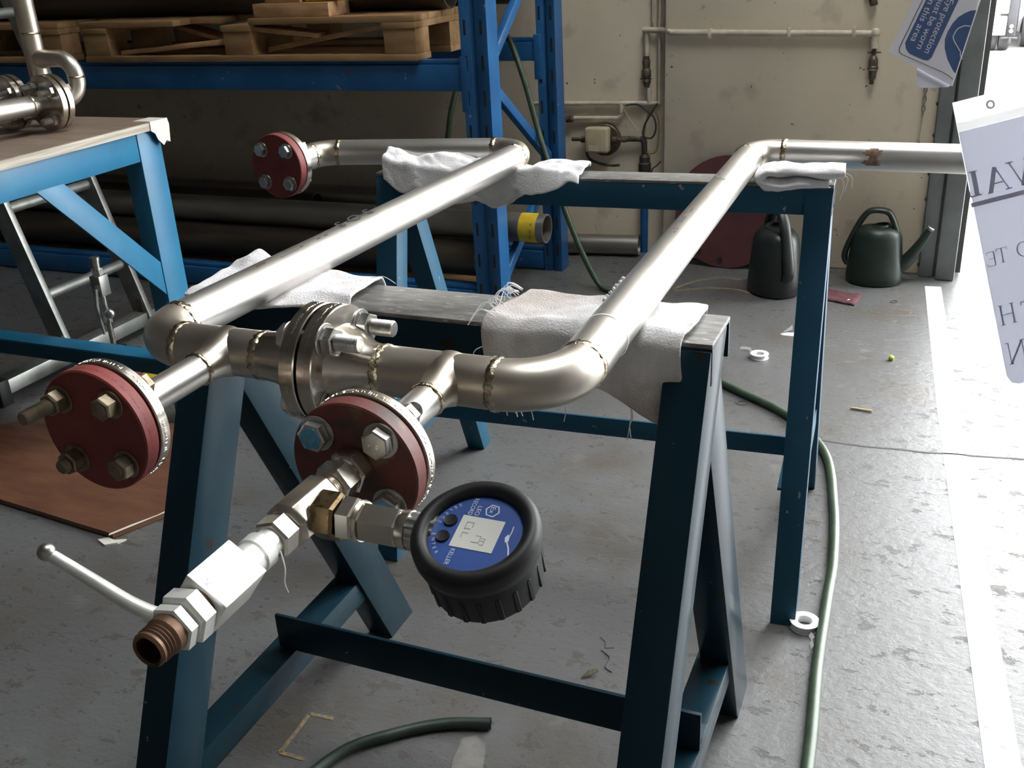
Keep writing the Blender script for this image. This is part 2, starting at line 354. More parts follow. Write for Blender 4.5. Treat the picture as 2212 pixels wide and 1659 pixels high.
ft_ = trestle('trestle','blue steel trestle standing further back, between the two white rolled cloths', .769, -.80, .040, .742, .062, .22, .42, 'fblue','ntop', .052, .044, .05, .25, .04, .76, yaw=math.radians(3.2))

# ------------------------------------------------------------------ main pipework
Zp = .798; R_ = .0241
pa = thing('pipe_assembly','stainless pipe assembly with red blind flanges, valve and digital gauge lying across two trestles','pipework')
def ring_weld(o, ax, r, w_=.0052, seg=44):
    u, v, n = basis(ax); o = V(o); b = B(); vs = []; fs = []; ns = 8
    for i in range(seg):
        a = 2*PI*i/seg; k = 1+.18*math.sin(i*2.4)+random.uniform(-.15,.15)
        d = u*math.cos(a)+v*math.sin(a); of = random.uniform(-.0007,.0007)
        for j in range(ns):
            q = 2*PI*j/ns; vs.append(o+d*(r-.0006+.0022*k*math.sin(q))+n*(w_*k*math.cos(q)+of))
    for i in range(seg):
        for j in range(ns):
            i2, j2 = (i+1)%seg, (j+1)%ns; fs.append((i*ns+j,i2*ns+j,i2*ns+j2,i*ns+j2))
    b.add(vs, fs); return b.build('weld_bead','weld',pa,smooth=60)
def pipe(a, b_, r, mt='steel', name='straight_pipe'): return B().tube([a,b_],r,40).build(name,mt,pa,smooth=40)
c1f, c1b, c1l, c1e = (-.557,-.215,Zp), (-.524,.800,Zp), (-.930,.722,Zp), (-.942,.625,Zp)
c2f, c2b, c2e = (-.090,-.215,Zp), (-.112,.842,Zp), (.62,.832,Zp)
RB = .052
GX = -.330
run0, run1 = V((GX-.0175,-.215,Zp)), V((GX+.0175,-.215,Zp))
def elbow(p0,p1,p2,r):
    pts = fillet(p0,p1,p2,r,16); B().tube(pts,R_+.0003,40).build('elbow','fit',pa,smooth=40)
    for i in (0,-1): ring_weld(pts[i], pts[i]-pts[1 if i==0 else -2], R_)
    return pts[0], pts[-1]
e1 = elbow(run0,c1f,c1b,RB); e2 = elbow(c1f,c1b,c1l,RB); e3 = elbow(c1b,c1l,c1e,RB)
e4 = elbow(run1,c2f,c2b,.060); e5 = elbow(c2f,c2b,c2e,RB)
pipe(e1[1],e2[0],R_); pipe(e2[1],e3[0],R_); pipe(e4[1],e5[0],R_); pipe(e5[1],c2e,R_)
# tees on the front run
def tee(xa, xb, xc, yend, wx):
    B().tube([(xa,-.215,Zp),(xb,-.215,Zp)],R_+.0004,40).build('tee','fit',pa,smooth=40)
    # drawn branch with a flared root
    B().lathe([(.026,-.006),(.0245,.010),(.0205,.020),(.0180,.027),(.0166,.036),(.0160,.050)],(xc,-.215,Zp),(0,-1,0),36,cap=False).build('tee_branch','fit',pa,smooth=60)
    ring_weld((xc,-.215-.050,Zp),(0,1,0),.0156,.0032,34)
    B().tube([(xc,-.262,Zp),(xc,yend,Zp)],.0154,36).build('branch_pipe','steel',pa,smooth=40)
XA, XB = -.448, -.1980
tee(e1[0].x,-.405,XA,-.345,0); ring_weld((-.405,-.215,Zp),(1,0,0),R_)
tee(-.268,e4[0].x,XB,-.330,0); ring_weld((-.268,-.215,Zp),(1,0,0),R_)
# weld-neck flanges
RF = .0595
def neck(o, ax, rf, th, rh, rp, ln, mt='flange'):   # ax from face to pipe
    return B().lathe([(rf-.001,0),(rf,.001),(rf,th-.001),(rf-.001,th),(rh,th+.0005),(rh*.93,th+.006),(rp+.002,th+ln*.7),(rp,th+ln)],o,ax,64).build('weld_neck_flange',mt,pa,smooth=30)
neck((GX-.0015,-.215,Zp),(-1,0,0),RF,.0165,.036,R_,.057); neck((GX+.0015,-.215,Zp),(1,0,0),RF,.0165,.041,R_,.044)
B().lathe([(.050,-.0016),(.050,.0016)],(GX,-.215,Zp),(1,0,0),48).build('gasket','gasket',pa,smooth=30)
def stamps(o, ax, r, t, n, seed):      # raised maker's marks round a flange rim
    rn = random.Random(seed); u, v, k = basis(ax); o = V(o); b = B(); a = 0
    while a < 2*PI:
        if rn.random() < .8:
            d = u*math.cos(a)+v*math.sin(a); tg = k.cross(d); b.box(o+d*r+k*(t+rn.uniform(-.0006,.0006)),(.0007,rn.choice((.0006,.0013,.0020)),rn.choice((.0012,.0026,.0030))),Matrix((d,tg,k)).transposed())
        a += rn.uniform(.022,.05)
    return b.build('stamped_marks','nickel',pa)
stamps((GX,-.215,Zp),(1,0,0),RF,-.010,0,1); stamps((GX,-.215,Zp),(1,0,0),RF,.010,0,2)
def thread(b, r, t0, t1, o, ax, pitch=.0018, seg=20, bore=0):
    n = max(2,int((t1-t0)/pitch)); pr = []
    for i in range(n): pr += [(r,t0+(t1-t0)*(i+.15)/n),(r*.88,t0+(t1-t0)*(i+.65)/n)]
    pr = [(r*.9,t0)]+pr+[(r*.9,t1-.0005),(r*.8,t1)]
    return b.lathe(pr,o,ax,seg)
def bolt(o, ax, l, r, head, nut, mt, washer=True, tip=.016, ph=.2, headmat=None, nutmat=None):
    # o = face under the head, ax points along the shank towards the nut
    bo = B(); thread(bo, r, -.001, l+tip, o, ax); bt = bo.build('bolt',mt,pa,smooth=30)
    if head:
        B().hexa(head,-.011,-.0016,o,ax,ph).build('bolt_head',headmat or mt,bt,smooth=20)
        if washer: B().lathe([(head*1.18,-.0016),(head*1.22,-.0008),(head*1.18,.0002)],o,ax,28).build('washer',mt,bt,smooth=30)
    if nut:
        q = V(o)+V(ax).normalized()*l
        B().hexa(nut,.0016,.0135,q,ax,ph+.3).build('nut',nutmat or mt,bt,smooth=20)
        if washer: B().lathe([(nut*1.18,-.0002),(nut*1.22,.0008),(nut*1.18,.0016)],q,ax,28).build('washer',mt,bt,smooth=30)
    return bt
for k in range(4):
    a = math.radians(38+90*k); bolt((GX-.018,-.215+.0455*math.cos(a),Zp+.0455*math.sin(a)),(1,0,0),.036,.0082,.0132,.0140,'bolt',tip=.038,ph=.3+k)
# red blind flanges on the branches
def blind(xc, yf, name_mt, rf, mtp):
    Zp = .798-mtp
    neck((xc,yf+.019,Zp),(0,1,0),rf,.0115,.022,.0154,.020)
    B().lathe([(rf*.84,0),(rf*.84,.003)],(xc,yf+.016,Zp),(0,1,0),48).build('gasket','gasket',pa,smooth=30)
    return B().lathe([(rf-.0015,0),(rf,.0012),(rf,.0145),(rf-.001,.016)],(xc,yf,Zp),(0,1,0),72).build('blind_flange',name_mt,pa,smooth=30)
yA, yB = -.405, -.3905; dB = .003
blind(XA,yA,'red',.0565,0); lab(blind(XB,yB,'redworn',.0560,dB),'worn red blind flange carrying the valve and gauge')
stamps((XA,yA+.0245,Zp),(0,1,0),.0565,0,0,3); stamps((XB,yB+.0245,Zp-dB),(0,1,0),.0560,0,0,4); stamps((XA,yA+.008,Zp),(0,1,0),.0563,0,0,5).data.materials[0] = M['red']
for k, a in enumerate((45,135,225,315)):
    a = math.radians(a+3); x, z = XA-.006+.040*math.cos(a)+.006, Zp+.040*math.sin(a)
    bolt((x,yA+.0325,z),(0,-1,0),.0325,.0066,.0112,.0108,'oldbolt',tip=(.0145,.042,.020,.0145)[k],ph=.2+k)
for k, a in enumerate((45,135,225,315)):
    a = math.radians(a+2); x, z = XB+.040*math.cos(a), Zp-dB+.040*math.sin(a)
    bt = bolt((x,yB,z),(0,1,0),.0325,.0068,.0125,.0118,'bolt',tip=.026,ph=.5+k*.7)
    if k in (1,3): B().lathe([(.0098,0),(.0098,.0007)],(x,yB-.0110,z),(0,-1,0),6,ph=.5+k*.7).build('head_paint','boltblue',bt)
    for ch, dx, dz in (('8',-.0045,-.002),('.',-.0005,-.002),('8',.0022,-.002)):
        text(ch,bt,'nickel',(x+dx,yB-.0118,z+dz),(1,0,0),(0,0,1),.0055,'grade_mark',depth=0.0002)
# rear blind flange on the left spool
d3 = (V(c1e)-V(c1l)).normalized(); f3 = V(c1e)
pipe(e3[1],V(c1e),R_)
neck(f3+d3*.018,-d3,RF,.0135,.036,R_,.030)
B().lathe([(RF-.001,0),(RF,.001),(RF,.015),(RF-.001,.0165)],f3+d3*.020,d3,64).build('blind_flange','red',pa,smooth=30)
u3, v3, n3 = basis(d3)
for k in range(4):
    a = math.radians(45+90*k); bolt(f3+d3*.0365+(u3*math.cos(a)+v3*math.sin(a))*.0425,-d3,.033,.0068,.0115,.0115,'bolt',tip=.014,ph=k)
# felt-pen marks on the pipes (flat print)
def onpipe(s, p, d, ang, size, wd):   # lettering lying on the pipe surface, running along d
    d = V(d).normalized(); side = d.cross(V((0,0,1))).normalized(); n = V((0,0,1))*math.cos(ang)+side*math.sin(ang)
    return text(s,pa,'ink',V(p)+n*(R_+.0004),d,n.cross(d),size,'pen_mark',width=wd)
dP1 = V(e2[0])-V(e1[1]); dP2 = V(e5[0])-V(e4[1])
onpipe('S O S', V(e1[1])+dP1*.355, dP1, .25, .020, .085); onpipe('F', V(e4[1])+dP2*.72, dP2, .35, .024, .012)
onpipe('.: = -', V(e4[1])+dP2*.40, dP2, .05, .012, .12); onpipe('- _. ..', V(e1[1])+dP1*.15, dP1, .3, .012, .15)
sb_ = B()
for i in range(9):
    a0, a1 = math.radians(62+i*8), math.radians(70+i*8); wv = .012+.006*math.sin(i*1.3)
    P_ = lambda x,a: V((x,.8395-(R_+.0004)*math.sin(a),Zp-(R_+.0004)*math.cos(a)))
    sb_.add([P_(.092-wv,a0),P_(.092+wv,a0),P_(.092+wv,a1),P_(.092-wv,a1)],[(0,1,2,3)])
sb_.build('brown_stain','stain',pa,smooth=60)
B().lathe([(R_+.0009,-.0012),(R_+.0013,0),(R_+.0009,.0012)],V(e4[1])+dP2.normalized()*.075,dP2,40,cap=False).build('thread_loop','thread',pa,smooth=60)

# ---- valve and gauge fittings
ax = (0,-1,0); A0 = (-.197,0,Zp)      # axis along -y, t = -y
b = B(); b.hexa(.0180,.3906,.4065,A0,ax,.1); b.build('hex_adaptor','nickel',pa,smooth=20)
b = B(); b.lathe([(.0150,.4065),(.0150,.4095)],A0,ax,24); b.build('adaptor_neck','nickel',pa,smooth=30)
B().hexa(.0172,.4095,.427,A0,ax,.1).build('hex_nut','nickel',pa,smooth=20)
b = B(); thread(b,.0118,.426,.437,A0,ax); b.build('threaded_neck','nickel',pa,smooth=30)
# forged tee: square-ish body with a side boss towards +x
b = B(); YT = -.461
b.lathe([(.0145,.435),(.0182,.439),(.0182,.483),(.0145,.487)],A0,ax,8,ph=PI/8)
b.build('valve_tee','nickel',pa,smooth=25,bev=.001)
X0 = A0[0]
B().hexa(.0182,.012,.032,(X0,YT,Zp),(1,0,0),.2).build('tee_side_boss','brass',pa,smooth=20)
B().hexa(.0172,.033,.046,(X0,YT,Zp),(1,0,0),.35).build('hex_nut','nickel',pa,smooth=20)
B().lathe([(.0145,.046),(.0155,.048),(.0145,.050)],(X0,YT,Zp),(1,0,0),28).build('seal_ring','nickel',pa,smooth=30)
B().hexa(.0150,.050,.080,(X0,YT,Zp),(1,0,0),.45,ch=.05).build('long_hex_adaptor','nickel',pa,smooth=20)
B().hexa(.0152,.495-.008,.510-.006,A0,ax,.3).build('hex_nut','nickel',pa,smooth=20)
# ball valve
bv = thing('tmp','x','x'); bv.name = 'ball_valve'
for k_ in ('label','category'): del bv[k_]
bv.parent = pa; lab(bv,'white plated ball valve with ball-ended lever')
B().lathe([(.0105,.503),(.0105,.513),(.0135,.514),(.0135,.524),(.0120,.525),(.0120,.540)],A0,ax,28).build('inlet_stub','zinc',bv,smooth=30)
rot = Matrix.Rotation(math.radians(-10),3,'Y')     # square block turned on its axis
cblk = V((X0,-.560,Zp)); hd = .0228
poly = [(hd*math.cos(math.radians(q)),hd*math.sin(math.radians(q))) for q in (100,10,-80,-170)]
B().prism(poly,(X0,-.5385,Zp),(1,0,0),(0,0,1),.0425).build('valve_body','zinc',bv,bev=.0008)
B().lathe([(.0135,.581),(.0135,.585)],A0,ax,28).build('outlet_collar','rust',bv,smooth=30)
B().hexa(.0185,.584,.597,A0,ax,.18).build('hex_nut','zinc',bv,smooth=20)
B().hexa(.0162,.599,.607,A0,ax,.18).build('lock_nut','zinc',bv,smooth=20)
b = B(); pr = [(.0128,.607),(.0128,.613)]
for i in range(4): pr += [(.0122,.614+i*.0026),(.0112,.6153+i*.0026)]
pr += [(.0118,.6255),(.0105,.6275),(.0088,.6265),(.0085,.600)]
b.lathe(pr,A0,ax,32); b.build('outlet_thread','rust',bv,smooth=30)
sp = V((X0+.023*math.cos(math.radians(235)),-.560,Zp+.023*math.sin(math.radians(235))))
B().lathe([(.007,-.004),(.007,.006),(.009,.007),(.009,.012)],sp,(math.cos(math.radians(235)),0,math.sin(math.radians(235))),20).build('spindle','zinc',bv,smooth=30)
lv = spline([sp+V((-.004,-.002,-.006)),(-.240,-.566,.768),(-.262,-.571,.776),(-.290,-.573,.790),(-.322,-.575,.806)],6)
B().tube(lv,.0055,16,rs=[.0062-.0022*i/(len(lv)-1) for i in range(len(lv))]).build('lever','zinc',bv,smooth=40)
B().lathe([(.0062*math.sin(PI*i/14)+1e-5,-.0062*math.cos(PI*i/14)) for i in range(15)],(-.325,-.5755,.808),(1,0,0),20).build('ball_knob','bolt',bv,smooth=60)
text('@77 4@',bv,'grey',(X0-.0005,-.5735,Zp+.0228),(.819*.75,-.35,-.574*.75),(0.3,.94,-.2),.006,'stamp_mark',width=.016,depth=.0004)
# frayed sealing tape
B().tube(spline([(X0+.014,-.512,Zp),(X0+.017,-.514,Zp-.012),(X0+.0165,-.516,Zp-.022),(X0+.018,-.516,Zp-.03)],5),.0005,6).build('tape_thread','thread',pa)

# digital gauge: +x is the top of the dial, face tilted towards the camera
ga = bpy.data.objects.new('pressure_gauge',None); C.objects.link(ga); ga.parent = pa; ga.empty_display_size = .03; lab(ga,'black rubber-rimmed digital pressure gauge with blue face')
th_ = math.radians(19); gn = V((0,-math.sin(th_),math.cos(th_))); gu = V((1,0,0)); gr = gu.cross(gn)    # up, text-right
G = V((-.0590,YT,Zp))
B().lathe([(.0135,.080),(.0142,.082),(.0142,.087),(.0132,.0875)],(X0,YT,Zp),(1,0,0),30).build('stem_collar','nickel',ga,smooth=30)
b = B(); prs = []; ns = 48; vs = []; 
for t in (.0875,.108):
    for i in range(ns):
        a = 2*PI*i/ns; r = .0138 if (i//2)%2 else .0130; vs.append(V((X0+t,YT+r*math.cos(a),Zp+r*math.sin(a))))
b.add(vs,[(i,(i+1)%ns,(i+1)%ns+ns,i+ns) for i in range(ns)]+[tuple(range(ns))[::-1],tuple(range(ns,2*ns))]); b.build('ribbed_stem','bolt',ga,smooth=25)
Rg = .0446; F0 = .0140
bez = [(.0322,F0-.003)]+[(.0384+.0062*math.cos(q), F0-.0035+.0062*math.sin(q)) for q in [PI-PI*i/12 for i in range(13)]]
bez += [(Rg,F0-.010),(Rg-.0012,F0-.016),(Rg-.004,F0-.018),(.034,F0-.018)]
B().lathe(bez,G,gn,72,cap=False).build('bezel_bumper','rubber',ga,smooth=50)
b = B().lathe([(.036,F0-.018),(.0412,F0-.0175),(.0408,F0-.024),(.0396,F0-.048),(.0370,F0-.052),(.02,F0-.0525)],G,gn,64); b.build('case','plastic',ga,smooth=35)
for i in range(20):
    a = 2*PI*i/20; d = gu*math.cos(a)+gr*math.sin(a); r_ = Matrix((d,gn.cross(d),gn)).transposed()
    B().box(G+d*.0399+gn*(F0-.037),(.0022,.0040,.022),r_).build('grip_rib','plastic',ga,bev=.0006,seg=1)
dl = B().lathe([(.0330,F0-.006),(.0330,F0-.0038)],G,gn,64).build('dial_face','dial',ga,smooth=30)
T0 = G+gn*(F0-.0038)
def gp(x, y, k=.0003): return T0+gr*x+gu*y+gn*k      # dial coordinates: x = text right, y = up
def gquad(name, mt, x0, x1, y0, y1, k=.0003, t=.0003):
    return B().prism([(x0,y0),(x1,y0),(x1,y1),(x0,y1)],T0+gn*(k-.0003),gr,gu,t).build(name,mt,ga)
gquad('display','lcd',-.0135,.0135,-.0142,.0165)
for x0,x1,y0,y1 in ((-.0085,-.0078,-.009,-.004),(-.0085,-.002,-.0095,-.0088),(-.003,-.0022,-.009,-.005),(-.0085,-.004,-.0045,-.0038),(.0005,.0012,-.0095,-.005),(.001,.005,-.0095,-.0089),
                    (.0015,.0075,.0045,.0051),(.0015,.002,.001,.0045),(.007,.0076,-.0005,.0045),(.003,.0085,.0080,.0086),(.003,.0036,.0055,.008),(.0082,.0088,.0055,.0085),(.005,.0056,.0055,.008)):
    gquad('display_segment','lcdseg',x0,x1,y0,y1,.0006,.0002)
for x in (-.0068,.0072):
    c_ = gp(x,-.0212)
    bt = B().lathe([(.0050,0),(.0046,.0012),(.0030,.0008)],c_,gn,24).build('button','rubber',ga,smooth=40)
    B().lathe([(.0019,0),(.0017,.0017)],c_,gn,16).build('button_centre','grey',bt,smooth=40) if 0 else None
text('LEO',ga,'white',gp(-.0227,-.0070),gr,gu,.0046,width=.0083); text('RECORD',ga,'white',gp(-.0288,-.0118),gr,gu,.0046,width=.0148)
text('KELLER',ga,'white',gp(.0155,-.0115),gr,gu,.0046,width=.0132)
def arctext(s, a0, da, r, size):
    for i, ch in enumerate(s):
        a = a0+da*i; d = gr*math.sin(a)+gu*math.cos(a); text(ch,ga,'white',T0+d*r+gn*.0003,gn.cross(d),-d,size)
arctext('SELECT', math.radians(-132), math.radians(-7.5), .0300, .0034); arctext('ENTER', math.radians(168), math.radians(-8), .0300, .0034)
# hexagonal approval mark and running-figure emblem
hx = [(-.0208+.0052*math.sin(PI/3*i+.15), .0042+.0050*math.cos(PI/3*i+.15)) for i in range(7)]
def stroke(pts, wd, parent, mt, name, f0, ex, ey, k=.0003):
    b = B()
    for (x0,y0),(x1,y1) in zip(pts,pts[1:]):
        d = V((x1-x0,y1-y0)); d = d.normalized()*wd/2 if d.length else V((wd/2,0)); n = V((-d.y,d.x))
        b.prism([(x0-d.x*.4+n.x,y0-d.y*.4+n.y),(x0-d.x*.4-n.x,y0-d.y*.4-n.y),(x1+d.x*.4-n.x,y1+d.y*.4-n.y),(x1+d.x*.4+n.x,y1+d.y*.4+n.y)],f0,ex,ey,k)
    return b.build(name,mt,parent)
stroke(hx,.0008,ga,'white','approval_mark',T0,gr,gu); text('Ex',ga,'white',gp(-.0240,.0024),gr,gu,.0050,width=.0056)
stroke([(-.0108,.0235),(-.006,.0238),(-.001,.0232)],.0007,ga,'white','emblem',T0,gr,gu)
B().prism([(-.004,.0222),(-.001,.0208),(.003,.0222),(.0015,.0242),(-.0015,.0238)],T0,gr,gu,.0003).build('emblem','white',ga)
stroke([(.002,.0232),(.007,.0262),(.0127,.0282)],.0010,ga,'white','emblem',T0,gr,gu)
# ------------------------------------------------------------------ towels
from mathutils import noise as mn
def drape(name, label, mt, fn, nu, nv, thick=.004, amp=.002, fr=40, threads=()):
    b = B(); vs = [[None]*(nv+1) for _ in range(nu+1)]
    for i in range(nu+1):
        for j in range(nv+1):
            p = V(fn(i/nu,j/nv)); d = mn.noise(p*fr)*amp+mn.noise(p*fr*3.1)*amp*.4
            vs[i][j] = p+V((mn.noise(p*fr*.7+V((9,3,1)))*amp, -abs(d)*.3, d))
    flat = [vs[i][j] for i in range(nu+1) for j in range(nv+1)]
    b.add(flat,[(i*(nv+1)+j,(i+1)*(nv+1)+j,(i+1)*(nv+1)+j+1,i*(nv+1)+j+1) for i in range(nu) for j in range(nv)])
    o = b.build(name,mt,None,smooth=80)
    md = o.modifiers.new('thick','SOLIDIFY'); md.thickness = thick; md.offset = 1
    ms = o.modifiers.new('soft','SUBSURF'); ms.levels = ms.render_levels = 1
    for pts in threads:
        B().tube(spline(pts,4),.0006,5).build('loose_thread','thread',o)
    return tag(o,label,'cloth')
def path(t, pts):          # piecewise linear
    L_ = [0]
    for a, c in zip(pts,pts[1:]): L_.append(L_[-1]+(V(c)-V(a)).length)
    s = t*L_[-1]
    for k in range(len(pts)-1):
        if s <= L_[k+1]+1e-9:
            f = (s-L_[k])/max(L_[k+1]-L_[k],1e-9); return V(pts[k]).lerp(V(pts[k+1]),f)
    return V(pts[-1])
H = .769
# near right towel: hangs over the front of the beam
def nr(u, v):
    x = -.252+u*.226
    drop = .055+.018*u+.012*math.sin(u*9)+.016*max(0,u-.55)*2
    p = path(v,[(0,.108,.755),(0,.096,H+.006),(0,.05,H+.007),(0,.0,H+.008),(0,-.012,H-.001),(0,-.018-.006*math.sin(u*11),H-drop)])
    dip = -.0 ; return (x+.006*math.sin(v*7)+.018*(v-.5)*(u-.4),p.y,p.z+.0025*math.sin(u*14+v*4)*(.4+v))
ths = []
for k in range(16):
    x = -.252+random.uniform(-.004,.004); y = random.uniform(-.01,.10); ths.append([(x+.004,y,H+.012),(x-.012,y+random.uniform(-.01,.01),H+.016+random.uniform(0,.006)),(x-.022*random.random()-.006,y+random.uniform(-.02,.02),H+.004)])
for k in range(9):
    x = random.uniform(-.25,-.04); z = H-.06-.02*(x+.25)/.2; ths.append([(x,-.02,z+.012),(x+random.uniform(-.006,.006),-.022,z-.008),(x+random.uniform(-.004,.004),-.021,z-.018),(x+random.uniform(-.006,.006),-.021,z-.030-random.uniform(0,.012))])
ths.append([(-.25,-.016,H-.02),(-.268,-.02,H-.03),(-.262,-.02,H-.06),(-.25,-.018,H-.07)])
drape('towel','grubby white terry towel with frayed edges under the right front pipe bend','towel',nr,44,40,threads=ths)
def nl(u, v):
    x = -.675+u*.228
    p = path(v,[(0,.125-.02*u,H-.01+.012*math.sin(u*3)),(0,.098,H+.006),(0,.04,H+.007),(0,.0+.02*u,H+.008),(0,-.016-.034*math.sin(PI*u)*(.6)+.03*u*u,H+.002-.004*u)])
    return (x,p.y,p.z+.002*math.sin(u*12+v*5)+.016*max(0,.28-u)*v*0+ (.028*max(0,.16-abs(u-.10))/.16*max(0,.35-v)/.35))
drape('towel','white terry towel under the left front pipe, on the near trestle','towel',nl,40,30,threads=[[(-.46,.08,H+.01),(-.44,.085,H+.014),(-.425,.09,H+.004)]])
# far cloths
def rotfar(p): return ft_.matrix_world @ V(p)
def flc(u, v):
    x = -.775+u*.385
    low = .010+.040*math.sin(PI*min(1,u*1.05))**.8*(1 if u<.62 else max(.0,(1.02-u)/.4))
    bun = .026*(1-u)**1.3+(.012*math.sin(PI*min(1,(u-.72)/.30)) if u>.72 else 0)
    p = path(v,[(0,.065,H+.002),(0,.05,H+.010+bun*.5),(0,.02,H+.012+bun),(0,-.012,H+.006+bun*.6),(0,-.018-.006*math.sin(u*9),H-low)])
    return rotfar((x,.742+p.y,p.z+.005*math.sin(u*23+v*3)*(1-u)+.003*math.sin(u*9-v*7)))
drape('cloth','bunched white cotton cloth under the far end of the left pipe','cotton',flc,70,40,amp=.009,fr=26)
frp = spline([(.056,H+.024),(.0,H+.0245),(-.050,H+.0245),(-.074,H+.022),(-.083,H+.0115),(-.072,H+.0005),(-.045,H-.001),(-.005,H+.003),(.035,H+.006)] if 0 else [(.056,0,H+.0245),(.0,0,H+.0245),(-.050,0,H+.0245),(-.072,0,H+.022),(-.081,0,H+.0125),(-.072,0,H+.003),(-.045,0,H+.0015),(-.005,0,H+.0045),(.035,0,H+.0065)],8)
def frc(u, v):   # a pad folded back on itself, ends to the right
    n = len(frp)-1; t = u*n; i = min(int(t),n-1); p = frp[i].lerp(frp[i+1],t-i); d = (frp[i+1]-frp[i]).normalized(); nn = V((-d.z,0,d.x)); a = 2*PI*v
    r = .0088+.0012*math.sin(u*31)+.0008*math.sin(a*3+u*20); q = p+nn*(r*math.sin(a)); return rotfar((q.x,.748+(.030+.003*math.sin(u*17))*math.cos(a)-.006,q.z))
drape('cloth','rolled white cotton pad under the far right pipe bend','cotton',frc,60,28,thick=.0012,amp=.0048,fr=34,
      threads=[[rotfar((.052,.735,H+.020)),rotfar((.061,.733,H+.012)),rotfar((.056,.732,H-.008))],[rotfar((.05,.738,H+.012)),rotfar((.055,.736,H+.002)),rotfar((.051,.734,H-.022))],[rotfar((.05,.738,H+.022)),rotfar((.066,.736,H+.016)),rotfar((.068,.734,H-.002))]])
tw = []
for i in range(40):
    t = i/39; c_ = V((-.125,.020,.799)).lerp(V((-.112,.058,.816)),t); tw.append(c_+V((.0022*math.cos(i*1.1),.0012*math.sin(i*1.7),.0022*math.sin(i*1.1))))
B().tube(tw,.0016,6).build('twisted_thread','thread',bpy.data.objects['towel'],smooth=40)

# ------------------------------------------------------------------ workbench on the left
wb = thing('workbench','bright blue steel workbench with plywood top carrying a pipe manifold','bench')
B().b2((-3.2,-.2,.780),(-1.586,1.040,.7985)).build('plywood_core','plyedge',wb)
B().b2((-3.2,-.2,.7985),(-1.588,1.038,.8000)).build('plywood_face','ply',wb)
B().b2((-1.606,-.15,.712),(-1.600,.943,.778)).build('side_rail','bblue',wb,bev=.001)
B().b2((-1.66,-.15,.772),(-1.606,.943,.778)).build('side_rail_flange','bblue',wb)
B().b2((-3.1,1.012,.712),(-1.66,1.018,.778)).build('back_rail','bblue',wb,bev=.001)
def leg4(x, y, sx, sy, a=.070):
    B().bar([(0,0),(sx*.055,0),(sx*.055,sy*.006),(sx*.006,sy*.006),(sx*.006,sy*a),(0,sy*a)],(x,y,.778),(x,y,0),(1,0,0),(0,1,0)).build('leg','bblue',wb,bev=.0015)
leg4(-1.598,.944,-1,1,.078); leg4(-3.1,.944,1,1); leg4(-1.598,-.15,-1,1); leg4(-3.1,-.15,1,1)
B().prism([(.615,.716),(.695,.716),(.943,.458),(.943,.372)],(-1.606,0,0),(0,1,0),(0,0,1),.006).build('diagonal_brace','bblue',wb,bev=.001)
B().b2((-3.1,.955,.170),(-1.606,1.015,.176)).build('stretcher_top','bblue',wb,bev=.001)
B().b2((-3.1,.955,.130),(-1.606,.961,.170)).build('stretcher_web','fblue',wb,bev=.001)
b = B(); b.prism([(0,0),(.062,0),(.066,-.015),(.060,-.058),(.048,-.052),(.035,-.062),(.018,-.045),(.012,-.03),(0,-.022)],(-1.5845,.981,.801),(0,1,0),(0,0,1),.0008); b.b2((-1.64,.985,.8002),(-1.584,1.042,.8010)); b.prism([(0,0),(.05,0),(.04,-.05),(.01,-.06)],(-1.584,1.0415,.801),(-1,0,0),(0,0,1),.0008)
b.build('corner_tape','tape',wb)
# manifold on the bench
mf = thing('pipe_manifold','small stainless pipe manifold with bolted flanges standing on the workbench','pipework')
def mp_(pts, r, name='pipe', mt='fit', cap=True): return B().tube(pts,r,28,cap).build(name,mt,mf,smooth=40)
FX, FY, FZ = -1.748, .850, .866
# flanges: axis mostly along x (towards the elbow side), slightly to camera
fa = V((.14,.99,0)).normalized()
def mflange(c_, bolts=True, ln=.034):
    c_ = V(c_)
    B().lathe([(.0620,-.0155),(.0635,-.014),(.0635,-.0015),(.0625,0)],c_-fa*.001,fa,56).build('flange','flange',mf,smooth=30)
    B().lathe([(.0625,0),(.0635,.0015),(.0635,.014),(.0620,.0155)],c_+fa*.002,fa,56).build('flange','flange',mf,smooth=30)
    B().lathe([(.052,-.002),(.052,.003)],c_,fa,40).build('gasket','gasket',mf,smooth=30)
    u_, v_, n_ = basis(fa)
    for k in range(4):
        a = math.radians(45+90*k+8); p = c_+(u_*math.cos(a)+v_*math.sin(a))*.046
        bo = B(); thread(bo,.0075,.014,.052,p,-fa); bt = bo.build('stud','bolt',mf,smooth=30)
        B().hexa(.0125,.016,.028,p,-fa,k).build('nut','bolt',bt,smooth=20); B().hexa(.0125,.0175,.028,p,fa,k).build('bolt_head','bolt',bt,smooth=20)
fc = V((FX,FY,FZ)); mflange(fc)
B().lathe([(.018,0),(.0165,.020),(.0225,.034),(.0225,.26)],fc-fa*.016,-fa,32).build('straight_pipe','steel',mf,smooth=35)
B().lathe([(.0235,-.003),(.0250,0),(.0235,.003)],fc-fa*.055,fa,32,cap=False).build('weld_bead','weld',mf,smooth=60)
fc2 = fc+V((-.118,-.012,0)); mflange(fc2)
B().tube([fc2-fa*.016,fc2-fa*.2],.024,28).build('straight_pipe','steel',mf,smooth=35); B().tube([fc2+fa*.016,fc2+fa*.11],.024,28).build('straight_pipe','steel',mf,smooth=35)
